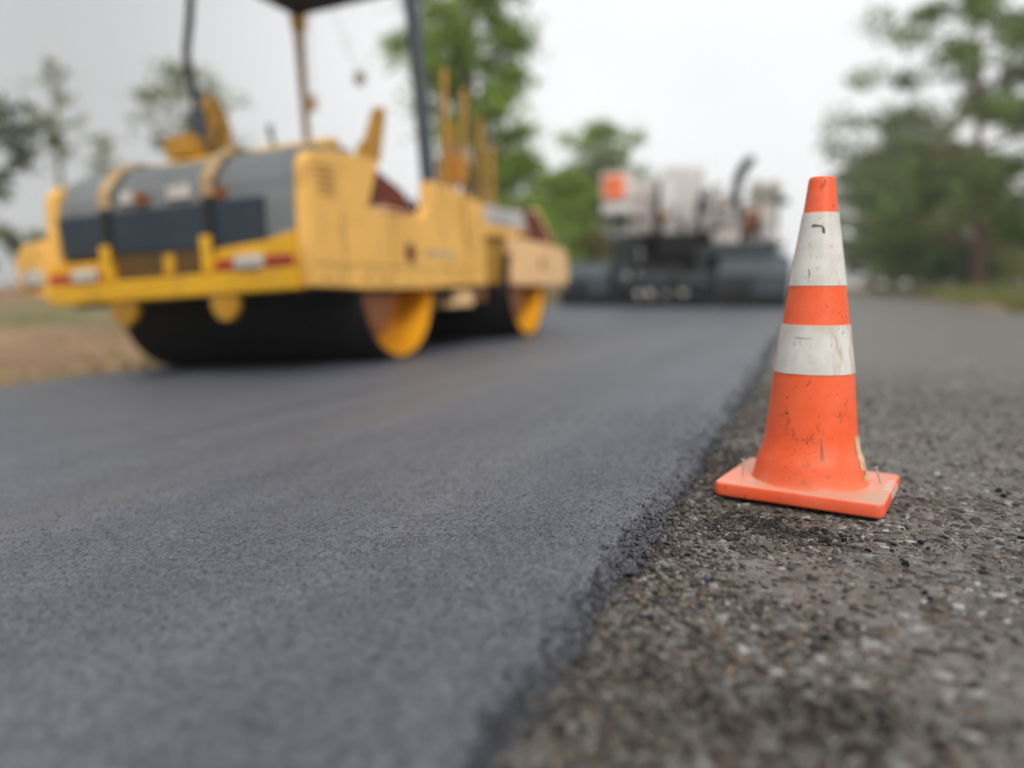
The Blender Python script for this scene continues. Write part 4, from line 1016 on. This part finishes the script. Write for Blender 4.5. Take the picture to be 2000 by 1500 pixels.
# left of the machines
auto_tree('tall_tree', 'tall green tree behind the roller, right of its blue grey post', B(-11.6,25.6), 15.5, 2.4, 1, GREEN, 230, .15, 34, .25, clump=1.1)
auto_tree('leafy_tree', 'low bright green tree between the roller and the paver', B(-10.9,28.6), 5.6, 2.1, 2, GREEN, 150, .14, 14, .2, clump=.85)
auto_tree('leafy_tree', 'sparse grey green tree behind the left end of the paver', B(-11.8,44.5), 9.8, 3.0, 3, GREEN, 75, .2, 18, .3, clump=1.0)
auto_tree('leafy_tree', 'olive tree behind the orange square on the paver', B(-9.6,37.0), 7.0, 2.0, 5, PALE, 90, .18, 16, .15, clump=.9)
auto_tree('leafy_tree', 'yellow green tree directly behind the far module of the roller', B(-9.5,30.2), 5.0, 1.5, 6, [(.26,.36,.06),(.31,.40,.08),(.21,.30,.05)], 120, .14, 14, .1, clump=.8)
auto_tree('leafy_tree', 'olive green tree left of the orange square on the paver', B(-11.2,35.5), 5.6, 1.8, 7, [(.22,.29,.07),(.27,.33,.09),(.18,.24,.05)], 100, .16, 14, .1, clump=.85)
auto_tree('arching_tree', 'dark green tree with an arching branch at the far left edge', B(-19.6,13.4), 4.8, 2.6, 8, [(.09,.13,.05),(.12,.16,.06),(.07,.10,.04)], 80, .12, 12, .45, clump=.6)
auto_tree('thin_tree', 'thin faint tree standing far off at the upper left', B(-46.6,37.5), 15.5, 1.5, 9, PALE, 11, .25, 10, .55, clump=1.1)
auto_tree('thin_tree', 'short faint tree right of the thin one at the far left', B(-45.2,39.6), 10.6, 1.0, 10, PALE, 14, .24, 8, .6, clump=.9)
auto_tree('leafy_tree', 'pale green tree behind the thin black canopy post of the roller', B(-34.6,36.2), 13.2, 3.4, 11, PALE, 24, .24, 18, .5, clump=1.25)
# shrubs by the paver
def shrub(label, x, y, h, seed, pal, name='shrub', per=150, size=.09, wd=1.0):
    r = random.Random(seed); cl, limbs = [], []
    for k in range(12):
        a = k*2.4; q = r.uniform(.1,.5)*h*wd
        t = (q*math.cos(a), q*math.sin(a), h*r.uniform(.35,.9))
        limbs.append(([(0,0,-.1),(t[0]*.5,t[1]*.5,t[2]*.6),t], [.03,.02,.008])); cl.append((*t, h*r.uniform(.14,.26)))
    return tree(name, label, B(x, y), limbs, cl, per, size, pal, seed, ([(0,0,-.15),(0,0,.1),(0.02,0,h*.3)], [.05,.04,.02]), cat='shrub')
shrub('bright green shrub beside the left end of the paver', -7.3, 20.6, 2.9, 21, [(.20,.33,.05),(.26,.38,.08),(.15,.25,.04)])
shrub('olive brown shrub touching the left side of the paver', -6.4, 22.8, 2.0, 22, [(.13,.12,.04),(.10,.11,.04),(.16,.13,.06)])
shrub('dark green shrub below the low tree between the machines', -9.2, 25.0, 3.6, 23, GREEN)
shrub('grey green shrub at the far left edge behind the dirt', -21.0, 15.5, 1.9, 24, PALE)
# right side
auto_tree('spreading_tree', 'largest spreading tree right of the cone, its layered boughs reaching over the lane', B(6.2,36.0), 13.0, 7.2, 31, DARK, 80, .15, 34, .14, True, 'bark_red', (-.8,.5), .95, .7)
auto_tree('spreading_tree', 'leafy tree cut by the right edge of the picture', B(9.0,36.5), 12.5, 5.6, 32, DARK, 80, .15, 26, .10, True, 'bark', (-.3,0), .95, .75)
auto_tree('spreading_tree', 'mid green tree filling the gap behind the large spreading tree', B(6.6,48.0), 7.6, 5.2, 33, DARK, 120, .19, 22, .08, True, 'bark_red', (0,0), 1.3, .65)
auto_tree('leafy_tree', 'grey green tree whose left side fades behind the cone tip', B(5.6,66.0), 13.5, 5.2, 34, PALE, 110, .28, 24, .08, False, 'bark', (0,0), 1.6, .8)
auto_tree('leafy_tree', 'rounded green tree just right of the upper white band of the cone', B(5.8,56.0), 8.0, 4.2, 35, DARK, 170, .22, 20, .06, False, 'bark', (0,0), 1.3, .75)
auto_tree('leafy_tree', 'farthest grey green tree at the end of the right verge', B(5.4,92.0), 14.0, 5.0, 36, PALE, 150, .34, 18, .06, False, 'bark', (0,0), 1.8, .85)
shrub('deep green shrub beside the leaning trunk on the right verge', 5.9, 37.5, 2.3, 41, [(.03,.085,.02),(.04,.10,.025)])
shrub('yellowish green shrub at the right end of the verge', 6.4, 30.5, 1.7, 42, [(.26,.27,.08),(.20,.24,.07)])
shrub('low bright green shrub on the verge just right of the cone', 4.9, 58.0, 2.6, 43, GREEN, size=.13)
shrub('tall green shrub under the leafy tree at the right edge', 7.9, 34.0, 4.2, 44, LUSH)
shrub('broad green shrub between the trunks on the right verge', 6.6, 43.5, 4.0, 45, LUSH, wd=1.2)
shrub('green shrub behind the lower trunk of the spreading tree', 5.9, 50.5, 3.6, 46, LUSH, wd=1.2)
shrub('bushy shrub at the right edge behind the yellowish one', 9.3, 39.5, 5.0, 47, LUSH, wd=1.2)
shrub('grey green shrub low beside the end of the lane', 5.0, 78.0, 4.2, 48, DARK, size=.2, wd=1.2)

# far-off wood along the horizon
r = np.random.default_rng(77); cl = []
for x in np.arange(-190, 70, 3.2):
    y = 120 + .0012*(x+40)**2 + r.uniform(-8, 8); h = r.uniform(2.6, 5.2)
    if -2 < x < 4.5: continue
    for q in range(3): cl.append((x + r.uniform(-2, 2), y, gz(x, y) + h*(.25+.25*q), 2.2 + .3*h))
V, cc = leaf_cloud(cl, 110, .42, [(.17,.21,.15),(.20,.24,.17),(.15,.19,.13)], 78, .7)
tag(link_mesh('distant_woods', np_mesh('distant_woods', V, np.arange(len(V)), np.arange(len(V)//4)*4, None, cc), M['leaf']), 'far grey green wood along the horizon', 'woods', kind='stuff')

# dry grass on both verges
def grass(name, label, n, xf, yf, hr, pal, seed):
    r = np.random.default_rng(seed); x = xf(r, n); y = yf(r, n)
    ok = fbm(x*.8+4, y*.8, 3) > .40; x, y = x[ok], y[ok]; n = len(x)
    z = z_ground(x, y); h = r.uniform(*hr, n); a = r.uniform(0, 2*PI, n); wdt = h*.045 + .004
    lx, ly = r.normal(0, .35, n)*h, r.normal(0, .35, n)*h
    b0 = np.stack([x+wdt*np.cos(a), y+wdt*np.sin(a), z-.02], -1); b1 = np.stack([x-wdt*np.cos(a), y-wdt*np.sin(a), z-.02], -1)
    t = np.stack([x+lx, y+ly, z+h], -1)
    V = np.stack([b0, b1, t], 1).reshape(-1, 3); pal = np.array(pal)
    c = np.repeat(pal[r.integers(0, len(pal), n)]*r.uniform(.7, 1.3, (n, 1)), 3, 0)
    tag(link_mesh(name, np_mesh(name, V, np.arange(len(V)), np.arange(n)*3, None, c), M['grass']), label, 'grass', kind='stuff')
DRY = [(.36,.26,.11),(.42,.32,.15),(.28,.22,.09),(.20,.19,.07)]
grass('dry_grass', 'dry ochre grass on the left verge', 9000, lambda r, n: L_EDGE-.15-9*r.random(n)**1.6, lambda r, n: r.uniform(2.5, 24, n), (.05,.22), DRY, 51)
grass('dry_grass', 'dry yellow grass on the right verge', 22000, lambda r, n: 3.65+6*r.random(n)**1.5, lambda r, n: r.uniform(9, 60, n), (.12,.55), [(.26,.24,.10),(.18,.22,.07),(.14,.20,.05),(.33,.27,.13),(.16,.22,.06)], 52)

# ------------------------------------------------------------------ damp air between here and the far trees
gx0, gx1, gy0, gy1 = float(xs0), float(xs1), float(ys0), float(ys1)
hz = MB().box(gx0-8, gx1+8, gy0-8, gy1+8, -4.0, 22.0).build('haze', None)
hm = bpy.data.materials.new('damp_air'); hm.use_nodes = True
hn = hm.node_tree; hn.nodes.clear()
ho = hn.nodes.new('ShaderNodeOutputMaterial'); pv = hn.nodes.new('ShaderNodeVolumePrincipled')
pv.inputs['Color'].default_value = (.97,.98,.97,1); pv.inputs['Density'].default_value = .0013; pv.inputs['Anisotropy'].default_value = .2
hn.links.new(pv.outputs[0], ho.inputs['Volume'])
hz.data.materials.append(hm); tag(hz, kind='stuff')
